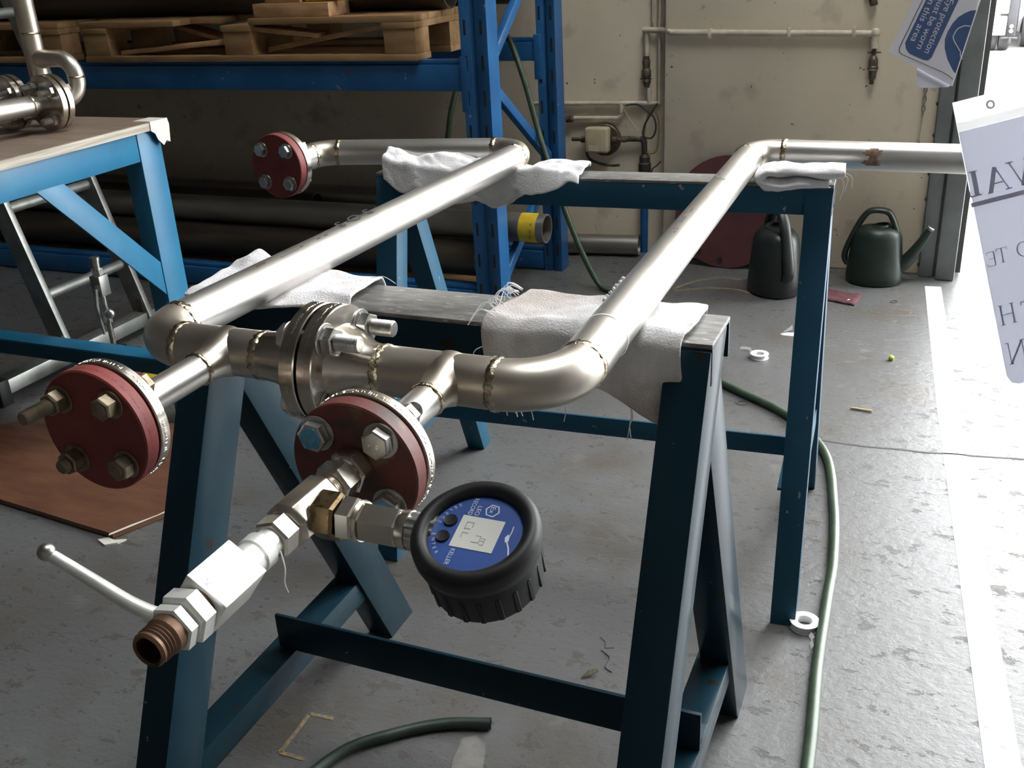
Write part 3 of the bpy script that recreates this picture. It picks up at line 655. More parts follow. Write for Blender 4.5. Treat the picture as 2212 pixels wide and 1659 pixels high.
# riser with tee, elbow down to the flange
rb = V((-1.830,.912,0))
mp_([rb+V((0,0,.8003)),rb+V((0,0,1.25))],.0232,'riser','fit')
for z in (1.012,.885): B().lathe([(.0230,0),(.0252,.003),(.0230,.006)],rb+V((0,0,z)),(0,0,1),32,cap=False).build('weld_bead','weld',mf,smooth=60)
TT_, BB_ = V((-1.722,.918,.957)), V((-1.722,.918,.868)); st_ = rb+V((0,0,.957))
B().lathe([(.0232,.010),(.0225,.024),(.0200,.036),(.0195,.05)],st_,TT_-st_,28,cap=False).build('tee_branch','fit',mf,smooth=60)
bd1 = fillet(st_,TT_,BB_,.042,14); bd2 = fillet(TT_,BB_,fc+fa*.018,.040,12)
mp_([st_]+bd1,.0195,'bypass_bend','fit'); mp_([bd1[-1]]+bd2+[fc+fa*.016],.0195,'lower_bend','fit')
B().lathe([(.0190,-.003),(.0215,0),(.0190,.003)],bd1[-1],(0,0,1),32,cap=False).build('weld_bead','weld',mf,smooth=60)

# ------------------------------------------------------------------ ladder behind the bench
ld = thing('ladder','aluminium ladder with square stabiliser bar leaning behind the workbench','ladder')
def stile(y, z1=2.4):
    a, c_ = V((-2.23,y,.03)), V((-2.23-.27*(z1-.03),y,z1))
    B().bar([(-.010,-.030),(.010,-.030),(.010,-.026),(-.006,-.026),(-.006,.026),(.010,.026),(.010,.030),(-.010,.030)],a,c_,(0,1,0),(1,0,.3)).build('stile','alu',ld,bev=.001)
stile(1.15); stile(1.50)
for k in range(8):
    z = .235+k*.265; x = -2.23-.27*(z-.03)
    B().tube([(x,1.145,z),(x,1.505,z)],.016,16).build('rung','alu',ld,smooth=40)
B().b2((-2.27,.90,.028),(-2.215,1.72,.072)).build('stabiliser_bar','alu',ld,bev=.003)
for y in (.885,1.735): B().b2((-2.274,y-.02,.0),(-2.211,y+.02,.078)).build('rubber_foot','rubber',ld,bev=.004)
for y in (1.15,1.50): B().b2((-2.25,y-.014,.07),(-2.225,y+.014,.12)).build('stile_bracket','dirty',ld,bev=.002)
# floor-standing red flange with a small needle valve
fv = thing('flange_valve_stack','red flange with a small upright needle valve on the floor behind the bench','valve')
RC = V((-2.055,1.15,0))
B().lathe([(.100,.010),(.102,.013),(.102,.034),(.099,.037)],RC,(0,0,1),48).build('red_flange','red',fv,smooth=30)
B().lathe([(.075,0),(.078,.004),(.078,.011)],RC,(0,0,1),40).build('base_ring','rubber',fv,smooth=30)
B().lathe([(.025,.037),(.045,.040),(.045,.055),(.025,.058)],RC,(0,0,1),32).build('raised_boss','red',fv,smooth=30)
for k in range(8):
    a = k*PI/4+.3; p = RC+V((.080*math.cos(a),.080*math.sin(a),.037))
    bt = B().lathe([(.009,0),(.009,.034)],p,(0,0,1),12).build('stud','plastic',fv,smooth=30); B().hexa(.016,.001,.016,p,(0,0,1),k).build('nut','plastic',bt,smooth=20)
q = V((-1.985,1.10,0))
B().tube([(RC.x,RC.y,.055),(-2.0,1.12,.09),(q.x,q.y,.12),(q.x,q.y,.30)],.008,14).build('stem_pipe','bolt',fv,smooth=40)
B().b2((q.x-.018,q.y-.018,.285),(q.x+.018,q.y+.018,.345)).build('valve_block','alu',fv,bev=.002)
B().hexa(.016,.345,.365,q,(0,0,1)).build('hex_nut','bolt',fv,smooth=20); B().lathe([(.012,.365),(.012,.385),(.014,.386),(.014,.398)],q,(0,0,1),20).build('outlet','bolt',fv,smooth=30)
B().lathe([(.008,.018),(.010,.022),(.006,.024)],(q.x,q.y,.312),(.35,-.9,0),16).build('spindle','bolt',fv,smooth=30)
B().tube([(q.x+.004,q.y-.024,.312),(q.x-.002,q.y-.028,.26),(q.x+.004,q.y-.028,.175)],.005,8,rs=[.007,.006,.004]).build('lever','alu',fv,smooth=40)
B().hexa(.013,.20,.235,q,(0,0,1)).build('hex_nut','bolt',fv,smooth=20); B().lathe([(.015*math.sin(PI*i/10)+1e-5,-.015*math.cos(PI*i/10)) for i in range(11)],(q.x+.025,q.y-.012,.235),(0,0,1),16).build('bleed_ball','bolt',fv,smooth=60)
yr = B().lathe([(.062,0),(.066,.003),(.066,.022),(.062,.025)],(-1.884,1.160,0),(0,0,1),40).build('brass_ring','yellow',None,smooth=30); tag(yr,'brass yellow ring lying beside the red flange on the floor','ring')
# hardboard sheet on the floor
hb = B().prism([(-2.30,.50),(-1.390,.412),(-1.30,.60),(-1.42,.88),(-1.83,.93),(-2.02,.845),(-2.12,.74)],(0,0,.002),(1,0,0),(0,1,0),.012).build('hardboard_sheet','brown'); tag(hb,'brown hardboard sheet lying on the floor at left, below the bench','board')
B().prism([(0,0),(.004,-.006),(.100,.20),(.094,.203),(.06,.135),(.05,.10),(.02,.045)],(-1.396,.409,.0142),(1,0,0),(0,1,0),.0006).build('frayed_edge_tape','tape',hb)
sc_ = B().prism([(0,0),(.030,-.012),(.052,.004),(.060,.022),(.036,.010),(.016,.016)],(-1.418,.395,.0),(1,0,0),(0,1,0),.004).build('paper_scrap','tape'); tag(sc_,'small torn white scrap at the corner of the hardboard sheet','paper')

# ------------------------------------------------------------------ pallet rack
rk = thing('pallet_rack','blue steel pallet rack with slotted uprights against the back wall','rack')
def upright(x0, x1, y0, y1, ztop, nm):
    # folded upright: two front lips with a recessed middle, side webs
    xm0, xm1 = x0+.36*(x1-x0), x0+.56*(x1-x0); t = .004; b = B()
    b.bar([(x0,y1),(x0,y0),(xm0,y0),(xm0+.006,y0+.012),(xm1-.006,y0+.012),(xm1,y0),(x1,y0),(x1,y1),(x1-t,y1),(x1-t,y0+t),(xm1+.002,y0+t),(xm1-.004,y0+.012+t),(xm0+.004,y0+.012+t),(xm0-.002,y0+t),(x0+t,y0+t),(x0+t,y1)],(0,0,0),(0,0,ztop),(1,0,0),(0,1,0))
    o = b.build('upright','rblue',rk,bev=.0012,seg=1)
    for i in range(int(ztop/.105)):
        for xx in ((x0+xm0)/2,(xm1+x1)/2):
            z = .06+i*.105
            B().b2((xx-.004,y0-.0006,z),(xx+.004,y0+.001,z+.045)).build('slot','gasket',o)
    return o
upright(-1.203,-1.112,1.955,2.035,1.9,0); upright(-1.150,-1.080,2.455,2.53,1.9,1)
def beam(y0, y1, z0, z1, xr, conn=True):
    b = B(); t = .05
    b.b2((-4.9,y0,z0),(xr,y1,z1-.014)); b.b2((-4.9,y0+.012,z1-.014),(xr,y1,z1)); b.build('beam','rblue',rk,bev=.003)
    if conn: B().b2((xr-.004,y0-.008,z0-.062),(xr+.022,y0+.004,z1+.012)).build('beam_connector','rblue',rk,bev=.002)
beam(1.962,2.012,.732,.826,-1.207); beam(2.455,2.505,.765,.842,-1.155); beam(1.962,2.012,.005,.088,-1.207,False); beam(2.455,2.505,.005,.088,-1.155,False)
B().b2((-4.9,1.96,1.34),(-1.21,2.76,1.365)).build('shade_deck','rblue',rk,bev=.002); beam(1.962,2.012,1.25,1.34,-1.207); beam(2.455,2.505,1.25,1.34,-1.155)  # unseen deck on its own beams, added to shade the wall behind the rack
B().box((-1.62,1.9618,.786),(.032,.0012,.003)).build('red_scratch','red',rk)
def brace(z0, z1):
    B().bar([(-.012,-.020),(.012,-.020),(.012,.020),(-.012,.020)],(-1.128,2.035,z0),(-1.118,2.47,z1),(1,0,0),(0,0,1)).build('brace','rblue',rk,bev=.002)
brace(.12,.40); brace(.72,.42); brace(.84,1.16); brace(1.45,1.2)

def pallet(name, label, x0, x1, y0, y1, z0, broken=False):
    t = thing(name,label,'pallet'); h = .136; bt = .020
    xs = (x0,(x0+x1)/2-.06,x1-.12); ys = (y0,(y0+y1)/2-.05,y1-.10)
    for x in xs:
        for y in ys: B().b2((x+.004,y+.004,z0+bt),(x+.118,y+.096,z0+h-2*bt)).build('block','wood',t,bev=.002)
    for y in ys: B().b2((x0,y,z0),(x1,y+.098,z0+bt)).build('bottom_board','wood',t,bev=.002)
    for x in xs: B().b2((x,y0,z0+h-2*bt),(x+.12,y1,z0+h-bt)).build('stringer_board','wood',t,bev=.002)
    n = 6
    for k in range(n):
        y = y0+(y1-y0-.095)*k/(n-1)
        if broken and k in (0,1):
            B().b2((x0,y,z0+h-bt),(x0+(.42 if k==0 else .55),y+.095,z0+h)).build('top_board','wood',t,bev=.002); B().b2((x1-(.62 if k==0 else .4),y,z0+h-bt),(x1,y+.095,z0+h)).build('top_board','wood',t,bev=.002)
        else: B().b2((x0,y,z0+h-bt),(x1,y+.095,z0+h)).build('top_board','wood',t,bev=.002)
    if broken:
        def sag(xa,za,xb,zb,y):
            d = V((xb-xa,0,zb-za)); B().bar([(0,-.008),(.085,-.008),(.085,.008),(0,.008)],(xa,y,za),(xb,y,zb),(0,1,0),(0,0,1)).build('broken_board','wood2',t,bev=.002)
        sag(x0+.14,z0+.028,x0+.62,z0+.062,y0+.03); sag(x0+.30,z0+.108,x0+.58,z0+.038,y0+.14); sag(x0+.70,z0+.105,x0+.98,z0+.078,y0+.02); sag(x0+.76,z0+.032,x1-.10,z0+.108,y0+.05)
    return t
pallet('pallet','broken wooden pallet with splintered boards lying on the rack beam',-2.700,-1.350,1.945,2.53,.8265,True)
pallet('pallet','wooden pallet on the rack at the left edge, behind the riser pipe',-4.05,-2.80,1.945,2.53,.8265)
def timber(label, lo, hi, rz=0):
    o = B().b2(lo,hi).build('timber_block','wood2',None,bev=.002); return tag(o,label,'timber')
timber('thick timber offcut showing end grain on top of the broken pallet',(-1.95,1.955,.9625),(-1.66,2.085,1.006))
timber('smaller timber block on the thick offcut, at the top edge',(-1.905,1.965,1.0065),(-1.77,2.05,1.05))
yl = B().tube([(-1.76,1.99,1.022),(-1.55,2.02,1.022)],.0155,20).build('yellow_tube','yellow',None,smooth=40); tag(yl,'yellow tube lying beside the timber block on the pallet','tube')
def stock(label, y, z, r, x1, mt='darkpipe', x0=-4.9, hollow=True):
    o = B().lathe([(r,0),(r,x1-x0),(r*.9,x1-x0),(r*.9,x1-x0-.25)] if hollow else [(r,0),(r,x1-x0)],(x0,y,z),(1,0,0),32,cap=True).build('stock_pipe',mt,None,smooth=35)
    return tag(o,label,'pipe','stock pipes on the rack')
stock('large dark stock pipe along the top of the pallets',2.15,1.022,.058,-1.32); stock('thin dark stock pipe behind the timber block on the pallet',2.32,1.003,.040,-1.15); stock('dark stock pipe at the back of the upper rack level',2.45,1.008,.045,-1.35)
stock('upper dark pipe resting across the other pipes at top of rack',2.24,1.105,.045,-1.32)
lp = stock('grey stainless stock pipe with yellow label on the low rack level',2.12,.262,.049,-1.005,'greypipe')
B().lathe([(.0495,0),(.0495,.062)],(-1.093,2.12,.262),(1,0,0),32,cap=False).build('yellow_label','yellow',lp,smooth=60)
text('PROCESS PIPE',lp,'ink',(-1.052,2.0765,.288),(0,-.25,-.97),(1,0,0),.013,'label_print',width=.05)
B().lathe([(.0526,0),(.0526,.012)],(-1.137,2.26,.224),(1,0,0),32,cap=False).build('label_band','ink',lp,smooth=60) if 0 else None
stock('rusty dark pipe lying lowest at the front of the rack floor level',2.085,.151,.0615,-1.24); stock('dark pipe under the labelled pipe on the rack floor level',2.215,.151,.0615,-1.30); stock('dark pipe at the back of the low rack level',2.345,.151,.0615,-1.27); stock('thick brown pipe lying second row at the left of the rack',2.255,.262,.047,-2.0)
stock('grey pipe lying behind the labelled pipe on the rack',2.36,.265,.050,-1.55,'greypipe')
tag(B().b2((-5,2.10,.0),(-1.26,2.16,.06)).build('timber_bearer','wood',None,bev=.003),'dark timber bearer lying under the rack at floor level','timber')

# ------------------------------------------------------------------ hoses
def hose(label, pts, r, mt, n=10):
    ps = spline(pts,n); o = B().tube(ps,r,14).build('hose',mt,None,smooth=40); return tag(o,label,'hose')
hose('green hose hanging over the rack and snaking across the floor to the right',[(-1.52,2.19,.335),(-1.475,2.25,.37),(-1.449,2.30,.50),(-1.421,2.30,.615),(-1.39,2.34,.74),(-1.34,2.42,.848),(-1.27,2.43,.858),(-1.225,2.40,.835),(-1.165,2.36,.72),(-1.12,2.34,.585),(-1.068,2.30,.463),(-1.014,2.30,.303),(-.949,2.30,.139),(-.880,2.29,.02),(-.78,2.20,.0105),(-.62,1.95,.0105),(-.44,1.70,.0105),(-.248,1.548,.0105),(-.094,1.429,.0105),(.019,1.253,.0105),(.067,1.013,.0105),(.090,.80,.0105),(.094,.671,.0105),(.101,.467,.0105),(.116,.241,.0105),(.118,.0,.0105),(.08,-.35,.0105)],.0100,'hose')
h2 = hose('short dark hose end lying on the floor in front of the near trestle',[(-.371,.157,.0105),(-.44,.133,.0098),(-.508,.085,.0098),(-.573,.010,.0098),(-.60,-.14,.0098),(-.57,-.40,.0098)],.0092,'hose2')
B().lathe([(.0092,0),(.0095,.002),(.0062,.002),(.0058,-.004)],(-.3715,.157,.0105),(.95,.33,.0),18,cap=False).build('hose_bore','rubber',h2)
# ------------------------------------------------------------------ things along the back wall
WL, WR = 2.80, 2.73
def wt(name, label, cat): return thing(name,label,cat)
cp = wt('air_pipe','pale painted pipe crossing the wall to the small brass tap','pipe')
B().tube([(-.86,WL-.016,.832),(-.78,WL-.03,.832),(-.74,WR-.016,.829),(-.052,WR-.016,.816)],.0105,14).build('pipe_run','wallpaint',cp,smooth=40)
for x in (-.60,-.33,-.12): B().b2((x-.006,WR-.028,.808),(x+.006,WR,.838)).build('pipe_clip','wallpaint',cp,bev=.001)
B().tube([(-.052,WR-.016,.828),(-.052,WR-.016,.770)],.013,14).build('drop_pipe','wallpaint',cp,smooth=40)
B().lathe([(.016*math.sin(PI*i/8)+1e-5,-.016*math.cos(PI*i/8)) for i in range(9)],(-.052,WR-.016,.818),(0,0,1),14).build('elbow_joint','wallpaint',cp,smooth=60)
tp_ = wt('wall_tap','grimy brass tap with cross handle below the pale wall pipe','tap')
B().lathe([(.006,0),(.006,.03),(.011,.036),(.015,.048),(.015,.062),(.018,.066),(.018,.074),(.013,.080),(.011,.105),(.007,.108),(.007,.122)],(-.0505,WR-.018,.777),(0,0,-1),16).build('tap_body','dirty',tp_,smooth=35)
B().tube([(-.072,WR-.018,.757),(-.029,WR-.018,.757)],.0028,8).build('cross_handle','dirty',tp_,smooth=40)
B().lathe([(.0175,0),(.0185,.002),(.0175,.004)],(-.0505,WR-.018,.705),(0,0,-1),16).build('pale_ring','alu',tp_,smooth=30)
st = B().lathe([(.011,0),(.013,.004),(.013,.040),(.010,.044)],(-.075,WR-.013,.945),(.25,-.1,-1),14).build('pipe_stub','dirty',None,smooth=30); tag(st,'grimy pipe stub on the wall at the top edge','pipe')
B().b2((-.095,WR-.012,.925),(-.055,WR,.955)).build('stub_bracket','dirty',st)
# riser with the grimy coupler left of the pier
rp = wt('wall_riser','pale painted riser pipes beside the pier with grimy coupling','pipe')
def T(pts, r, name, mt, par): return B().tube(pts,r,12).build(name,mt,par,smooth=40)
T([(-.835,WL-.014,.570),(-.838,WL-.014,.628)],.010,'riser','wallpaint',rp); T([(-.846,WL-.014,.74),(-.848,WL-.014,.83)],.010,'riser','wallpaint',rp)
cpg = B().lathe([(.008,0),(.013,.012),(.016,.02),(.012,.03),(.017,.038),(.017,.06),(.013,.066),(.015,.09),(.010,.110)],(-.845,WL-.020,.632),(-.02,0,1),14).build('grimy_coupler','dirty',rp,smooth=35)
B().b2((-.868,WL-.026,.660),(-.826,WL-.018,.664)).build('coupler_wing','dirty',rp)
T([(-1.30,WL-.014,.566),(-.795,WL-.014,.573)],.0085,'branch_line','wallpaint',rp); T([(-.800,WL-.014,.57),(-.798,WL-.014,1.6)],.0065,'riser','wallpaint',rp); T([(-.782,WL-.012,.60),(-.778,WL-.012,1.6)],.0045,'riser','wallpaint',rp)
T([(-.826,WL-.012,.86),(-.815,WL-.012,1.6)],.0045,'riser','wallpaint',rp)
T(fillet((-.945,WL-.016,.568),(-.945,WL-.016,.516),(-1.14,WL-.016,.513),.018,6)+[V((-1.135,WL-.016,.513))],.0085,'return_line','wallpaint',rp)
T([(-.945,WL-.016,.570),(-.945,WL-.016,.536)],.0085,'return_line','wallpaint',rp)
gt = B().lathe([(.008,0),(.014,.006),(.014,.028),(.008,.034)],(-1.135,WL-.022,.513),(-1,0,-.1),14).build('gas_cock','dirty',None,smooth=30); tag(gt,'small dark stopcock at the end of the pale return pipe on the wall','valve')
B().tube([(-1.160,WL-.04,.512),(-1.178,WL-.05,.492)],.0022,8).build('cock_lever','alu',gt,smooth=40)
jb = wt('junction_box','cream square junction box with stained round back plate on the wall','electrical box')
B().lathe([(.062,0),(.062,.018),(.058,.022)],(-1.012,WL,.434),(0,-1,0),40).build('round_backplate','dirty',jb,smooth=30)
B().b2((-1.080,WL-.062,.390),(-.985,WL-.018,.486)).build('box_cover','cream',jb,bev=.010,seg=3)
B().b2((-1.062,WL-.0626,.398),(-1.022,WL-.0618,.420)).build('worn_label','wallpaint',jb)
for sx in (-1,1): B().lathe([(.009,0),(.013,.004),(.013,.022),(.008,.026),(.008,.06)],(-1.03+sx*.05,WL-.03,.436),(sx,0,0),12).build('cable_gland','dirty',jb,smooth=30)
T(spline([(-1.085,WL-.03,.40),(-1.07,WL-.035,.365),(-1.03,WL-.03,.345),(-.985,WL-.025,.338),(-.95,WL-.025,.340)],6),.005,'loose_cable','cable',jb)
dc = wt('down_conduit','grimy black conduit elbow running down the wall beside the junction box','conduit')
T([(-.945,WL-.025,.440),(-.852,WL-.025,.442)],.0105,'conduit_arm','dirty',dc); T(fillet((-.90,WL-.025,.442),(-.852,WL-.025,.442),(-.851,WL-.025,.30),.015,6)+[V((-.850,WL-.025,.36))],.011,'conduit_bend','cable',dc)
B().lathe([(.012,0),(.020,.01),(.020,.03),(.024,.035),(.024,.075),(.018,.085),(.016,.11)],(-.850,WL-.025,.385),(0,0,-1),16).build('conduit_coupling','cable',dc,smooth=35)
T([(-.850,WL-.025,.29),(-.852,WL-.025,.0)],.0155,'conduit_drop','rblue',dc)
def cab(name,label,pts,r,mt):
    o = B().tube(spline(pts,7),r,8).build(name,mt,None,smooth=40); return tag(o,label,'cable')
y = WL-.022
cab('looped_cable','dark looped cable hanging from the wall pipes',[(-.925,y,.565),(-.88,y,.568),(-.84,y-.006,.545),(-.812,y-.01,.52),(-.806,y-.01,.48),(-.822,y-.01,.448),(-.852,y-.012,.455),(-.850,y-.012,.49),(-.832,y-.012,.525),(-.80,y-.01,.575)],.0034,'cable')
cab('yellow_cable','yellowish cable loop hanging lowest beside the pier',[(-.835,y,.545),(-.848,y-.004,.49),(-.852,y-.004,.42),(-.845,y-.004,.395),(-.815,y-.004,.39),(-.800,y-.004,.415),(-.795,y-.004,.50),(-.806,y-.004,.545)],.0028,'ycable')
cab('pale_cable','thin pale cable strung diagonally across the wall',[(-.935,y,.555),(-.915,y,.52),(-.87,y,.462),(-.84,y,.44)],.0022,'cable2')
cab('cut_cable','short cut cable end sticking out low on the wall',[(-.825,y,.30),(-.818,y-.01,.33),(-.80,y-.012,.345),(-.785,y-.014,.362)],.0025,'cable')
sp_ = B().lathe([(.040,0),(.040,.75),(.036,.75),(.036,.6)],(-1.60,2.625,.041),(1,.13,0),24).build('floor_pipe','greypipe',None,smooth=35); tag(sp_,'dull grey pipe lying on the floor along the foot of the wall','pipe')
# red round plate leaning on the wall
rp2 = thing('blank_plate','maroon steel plate with rounded ends and holes leaning on the wall behind the cans','plate')
e_x, e_z = V((1,0,0)), V((0,.13,.991)).normalized(); o0 = V((-.505,2.640,.0)); R0 = .205
pts = []
for i in range(48):
    a = 2*PI*i/48-PI/2; x, z_ = R0*math.cos(a), R0+R0*math.sin(a)
    x = max(-.195,min(.195,x)); pts.append((x,z_))
def onp(x, z_, k): return o0+e_x*x+e_z*z_-V((0,.991,-.13))*k
B().prism(pts,o0,e_x,e_z,-.010).build('plate_disc','plate',rp2) if 0 else B().prism(pts,o0+V((0,.01,0)),e_x,e_z,.012).build('plate_disc','plate',rp2)
for x, z_ in ((.165,.245),(-.165,.245),(-.10,.06),(-.02,.03),(-.165,.12)): B().lathe([(.0105,0),(.0105,.002)],onp(x,z_,.003),V((0,-.991,.13)),16).build('bolt_hole','gasket' if z_<.2 else 'cream',rp2)
B().lathe([(.017,0),(.017,.012),(.009,.013),(.008,.004)],onp(.03,.255,.003),V((0,-.991,.13)),18).build('centre_nipple','alu',rp2,smooth=30)
# watering cans
def can(label, loc, rz, mt, sc, tilt=0, variant=0):
    t = thing('watering_can',label,'watering can','watering cans by the wall'); b = B()
    R0, R1, Hc = .094, .077, .186; seg = 48
    prof = [(.001,.002),(R0-.008,.0),(R0-.001,.006),(R0,.03),(R0-.003,.07),(R1+.004,Hc-.022),(R1-.004,Hc-.004),(R1-.018,Hc+.008),(R1-.034,Hc+.012),(.012,Hc+.012)]
    b.lathe(prof,(0,0,0),(0,0,1),seg); bd = b.build('body',mt,t,smooth=50)
    for p_ in bd.data.vertices: p_.co.y *= .82
    B().tube(spline([(.060,0,.050),(.100,0,.080),(.136,0,.138),(.168,0,.200)] if variant==0 else [(.050,0,.050),(.084,0,.070),(.100,0,.110),(.106,0,.150)],4),.02,18,rs=[.036-.0248*(i/12)**.6 for i in range(13)]).build('spout',mt,t,smooth=50)
    B().lathe([(.0105,0),(.0125,.002),(.0125,.010),(.009,.012),(.008,.002)],(.163,0,.193) if variant==0 else (.098,0,.146),(.5,0,.86),16,cap=False).build('spout_tip','alu' if variant==0 else mt,t,smooth=30)
    # strap handle: rises from the shoulder, flat over the top, runs down close to the back
    hp = spline([(.064,0,Hc-.012),(.046,0,Hc+.036),(.024,0,Hc+.064),(-.024,0,Hc+.066),(-.050,0,Hc+.044),(-.076,0,Hc-.010),(-.098,0,Hc-.070),(-.102,0,Hc-.105),(-.090,0,Hc-.125)],6)
    ho = B().tube(hp,.0105,12).build('handle',mt,t,smooth=50)
    for p_ in ho.data.vertices: p_.co.y *= 1.7
    B().lathe([(.032,0),(.035,.006),(.032,.012),(.026,.012),(.026,.002)],(.008,0,Hc+.006),(-.2,0,1),24,cap=False).build('filler_rim',mt,t,smooth=40)
    t.location = loc; t.rotation_euler = (0,tilt,rz); t.scale = (sc,)*3
can('dark green plastic watering can with long spout pointing at the door post',(.022,2.612,0),0,'can',1.0)
can('blackish green watering can seen from its handle side, half behind the blue leg',(-.292,2.43,0),math.radians(122),'canb',1.12,0,1)
# ------------------------------------------------------------------ bits on the floor
def spool(label, loc, tail):
    t = thing('tape_spool',label,'tape spool','thread seal tape spools'); x, y, z = loc
    B().lathe([(.0135,.0005),(.026,0),(.0265,.001),(.026,.002),(.023,.0022),(.023,.0125),(.026,.0127),(.0265,.0137),(.026,.0147),(.0135,.0145),(.0125,.012),(.0125,.003)],(x,y,z),(0,0,1),40,closed=True).build('spool','ptfe',t,smooth=35)
    B().lathe([(.0232,.003),(.0235,.0075),(.0232,.012)],(x,y,z),(0,0,1),40,cap=False).build('tape_roll','thread',t,smooth=60)
    for i in range(26):
        a = i*.19; d = V((math.cos(a),math.sin(a),0))
        text('PTFE THREAD SEAL TAPE 12MMX12M'[i],t,'grey',(x+d.x*.0195,y+d.y*.0195,z+.0149),(d.y,-d.x,0) if 0 else (-d.y,d.x,0),(-d.x,-d.y,0) if 0 else d*-1,.0032,'rim_print',depth=.0001) if i%2==0 and 'PTFE THREAD SEAL TAPE 12MMX12M'[i] != ' ' else None
    b = B(); ps = spline(tail,6)
    vs = []; 
    for p_ in ps: vs += [p_+V((0,0,-.004 if 0 else 0)),p_+V((.004,.004,.007))]
    b.add(vs,[(2*i,2*i+1,2*i+3,2*i+2) for i in range(len(ps)-1)]); b.build('loose_tape','thread',t,smooth=60)
spool('white thread tape spool standing against the hose by the blue trestle foot',(.064,.583,0),[(.075,.556,.002),(.082,.545,.001),(.080,.535,.003),(.084,.520,.001)])
spool('white thread tape spool with unwound tail lying further back on the floor',(-.232,1.815,0),[(-.253,1.815,.004),(-.262,1.835,.002),(-.272,1.86,.003),(-.30,1.865,.001)])
def bit(name, label, cat, b, mt, **k): return tag(b.build(name,mt,None,**k),label,cat)
mc = B(); g = []
n_ = 8
for i in range(n_+1):
    for j in range(n_+1):
        u, v = i/n_, j/n_; x = -.17+u*.155; yy = 2.36+v*.11-(u-.5)*.05; g.append(V((x+.02*v,yy,.004+.008*abs(mn.noise(V((u*4,v*4,2)))))))
mc.add(g,[(i*(n_+1)+j,(i+1)*(n_+1)+j,(i+1)*(n_+1)+j+1,i*(n_+1)+j+1) for i in range(n_) for j in range(n_)])
mo = bit('rag','maroon rag lying flat on the floor in front of the watering cans','cloth',mc,'maroon',smooth=60); md = mo.modifiers.new('t','SOLIDIFY'); md.thickness = .004
bit('pebble','small white chip on the floor at the edge of the maroon rag','debris',B().lathe([(.004,0),(.009,.003),(.006,.008),(.001,.009)],(-.035,2.372,0),(0,0,1),8),'ptfe',smooth=60)
bit('washer','dark washer lying on the floor between the rag and the white line','washer',B().lathe([(.009,0),(.013,0),(.013,.002),(.009,.002)],(.105,2.41,0),(0,0,1),20,closed=True),'steelgrey',smooth=30)
bit('washer','dark ring washer on the floor beside the green hose','washer',B().lathe([(.010,0),(.016,0),(.016,.002),(.010,.002)],(-.222,1.492,0),(0,0,1),20,closed=True),'steelgrey',smooth=30)
bit('cap','tiny lime green plug on the pale floor','plug',B().lathe([(.005,0),(.0075,.003),(.0075,.010),(.004,.014)],(.128,1.898,0),(0,0,1),14),'green',smooth=40)
bit('splinter','short wooden splinter on the pale floor','splinter',B().tube([(.052,1.535,.003),(.105,1.528,.004)],.003,6),'straw')
cr = B()
cr.prism([(0,0),(.022,-.012),(.045,-.004),(.05,.014),(.02,.010)],(-.205,2.02,.001),(1,0,0),(0,.9,.3),.0008); cr.prism([(0,0),(.03,.004),(.028,.02)],(-.200,2.03,.001),(1,0,.3),(0,.6,.8),.0008)
bit('paper_scrap','crumpled white paper scrap on the floor left of the blue leg','paper',cr,'paper')
bit('leaf','curled dry leaf on the floor under the near trestle','leaf',B().prism([(0,0),(.012,.004),(.026,.018),(.022,.022),(.008,.016)],(-.272,.318,.002),(1,0,.1),(0,1,.25),.0012),'dirty')
for x, yy, lb in ((-.262,.35,'thin dark wire curl beside the dry leaf on the floor'),):
    bit('wire','%s'%lb,'wire',B().tube(spline([(x,yy+.05,.001),(x+.02,yy+.035,.001),(x+.02,yy+.01,.001),(x+.035,yy,.001)],6),.0008,6),'ink')
bit('swarf','pale swarf flake on the floor left of the trestle leg','debris',B().prism([(0,0),(.02,.006),(.032,.018),(.024,.016)],(-1.19,.335,.001),(1,0,0),(0,1,.2),.001),'ptfe')
B().prism([(0,0),(.018,.012),(.04,.0),(.058,-.05),(.05,-.10),(.02,-.095),(.006,-.05)],(-.405,.122,.0),(1,0,0),(0,1,0),.0007).build('bare_patch','patch',fl)
# wall chain
ch = thing('pull_chain','galvanised pull chain hanging on the wall beside the door post','chain')
for k in range(12):
    z = .642-.0155*k+.32; 
for k in range(26):
    z = .56+.0155*k; u = (1,0,0) if k%2 else (.2,1,0)
    u = V(u).normalized(); c_ = V((.121,WR-.012,z)); ptsl = [c_+u*(.005*math.cos(q))+V((0,0,1))*(.0105*math.sin(q)) for q in [2*PI*i/12 for i in range(13)]]
    B().tube(ptsl,.0018,6,cap=False).build('chain_link','chain',ch,smooth=60)
B().tube([(.121,WR-.010,.56),(.118,WR-.008,.46)],.0016,6).build('chain_cord','cable2',ch); B().lathe([(.004,0),(.008,.006),(.006,.02)],(.118,WR-.008,.465),(0,0,-1),10).build('cord_weight','dirty',ch,smooth=40)
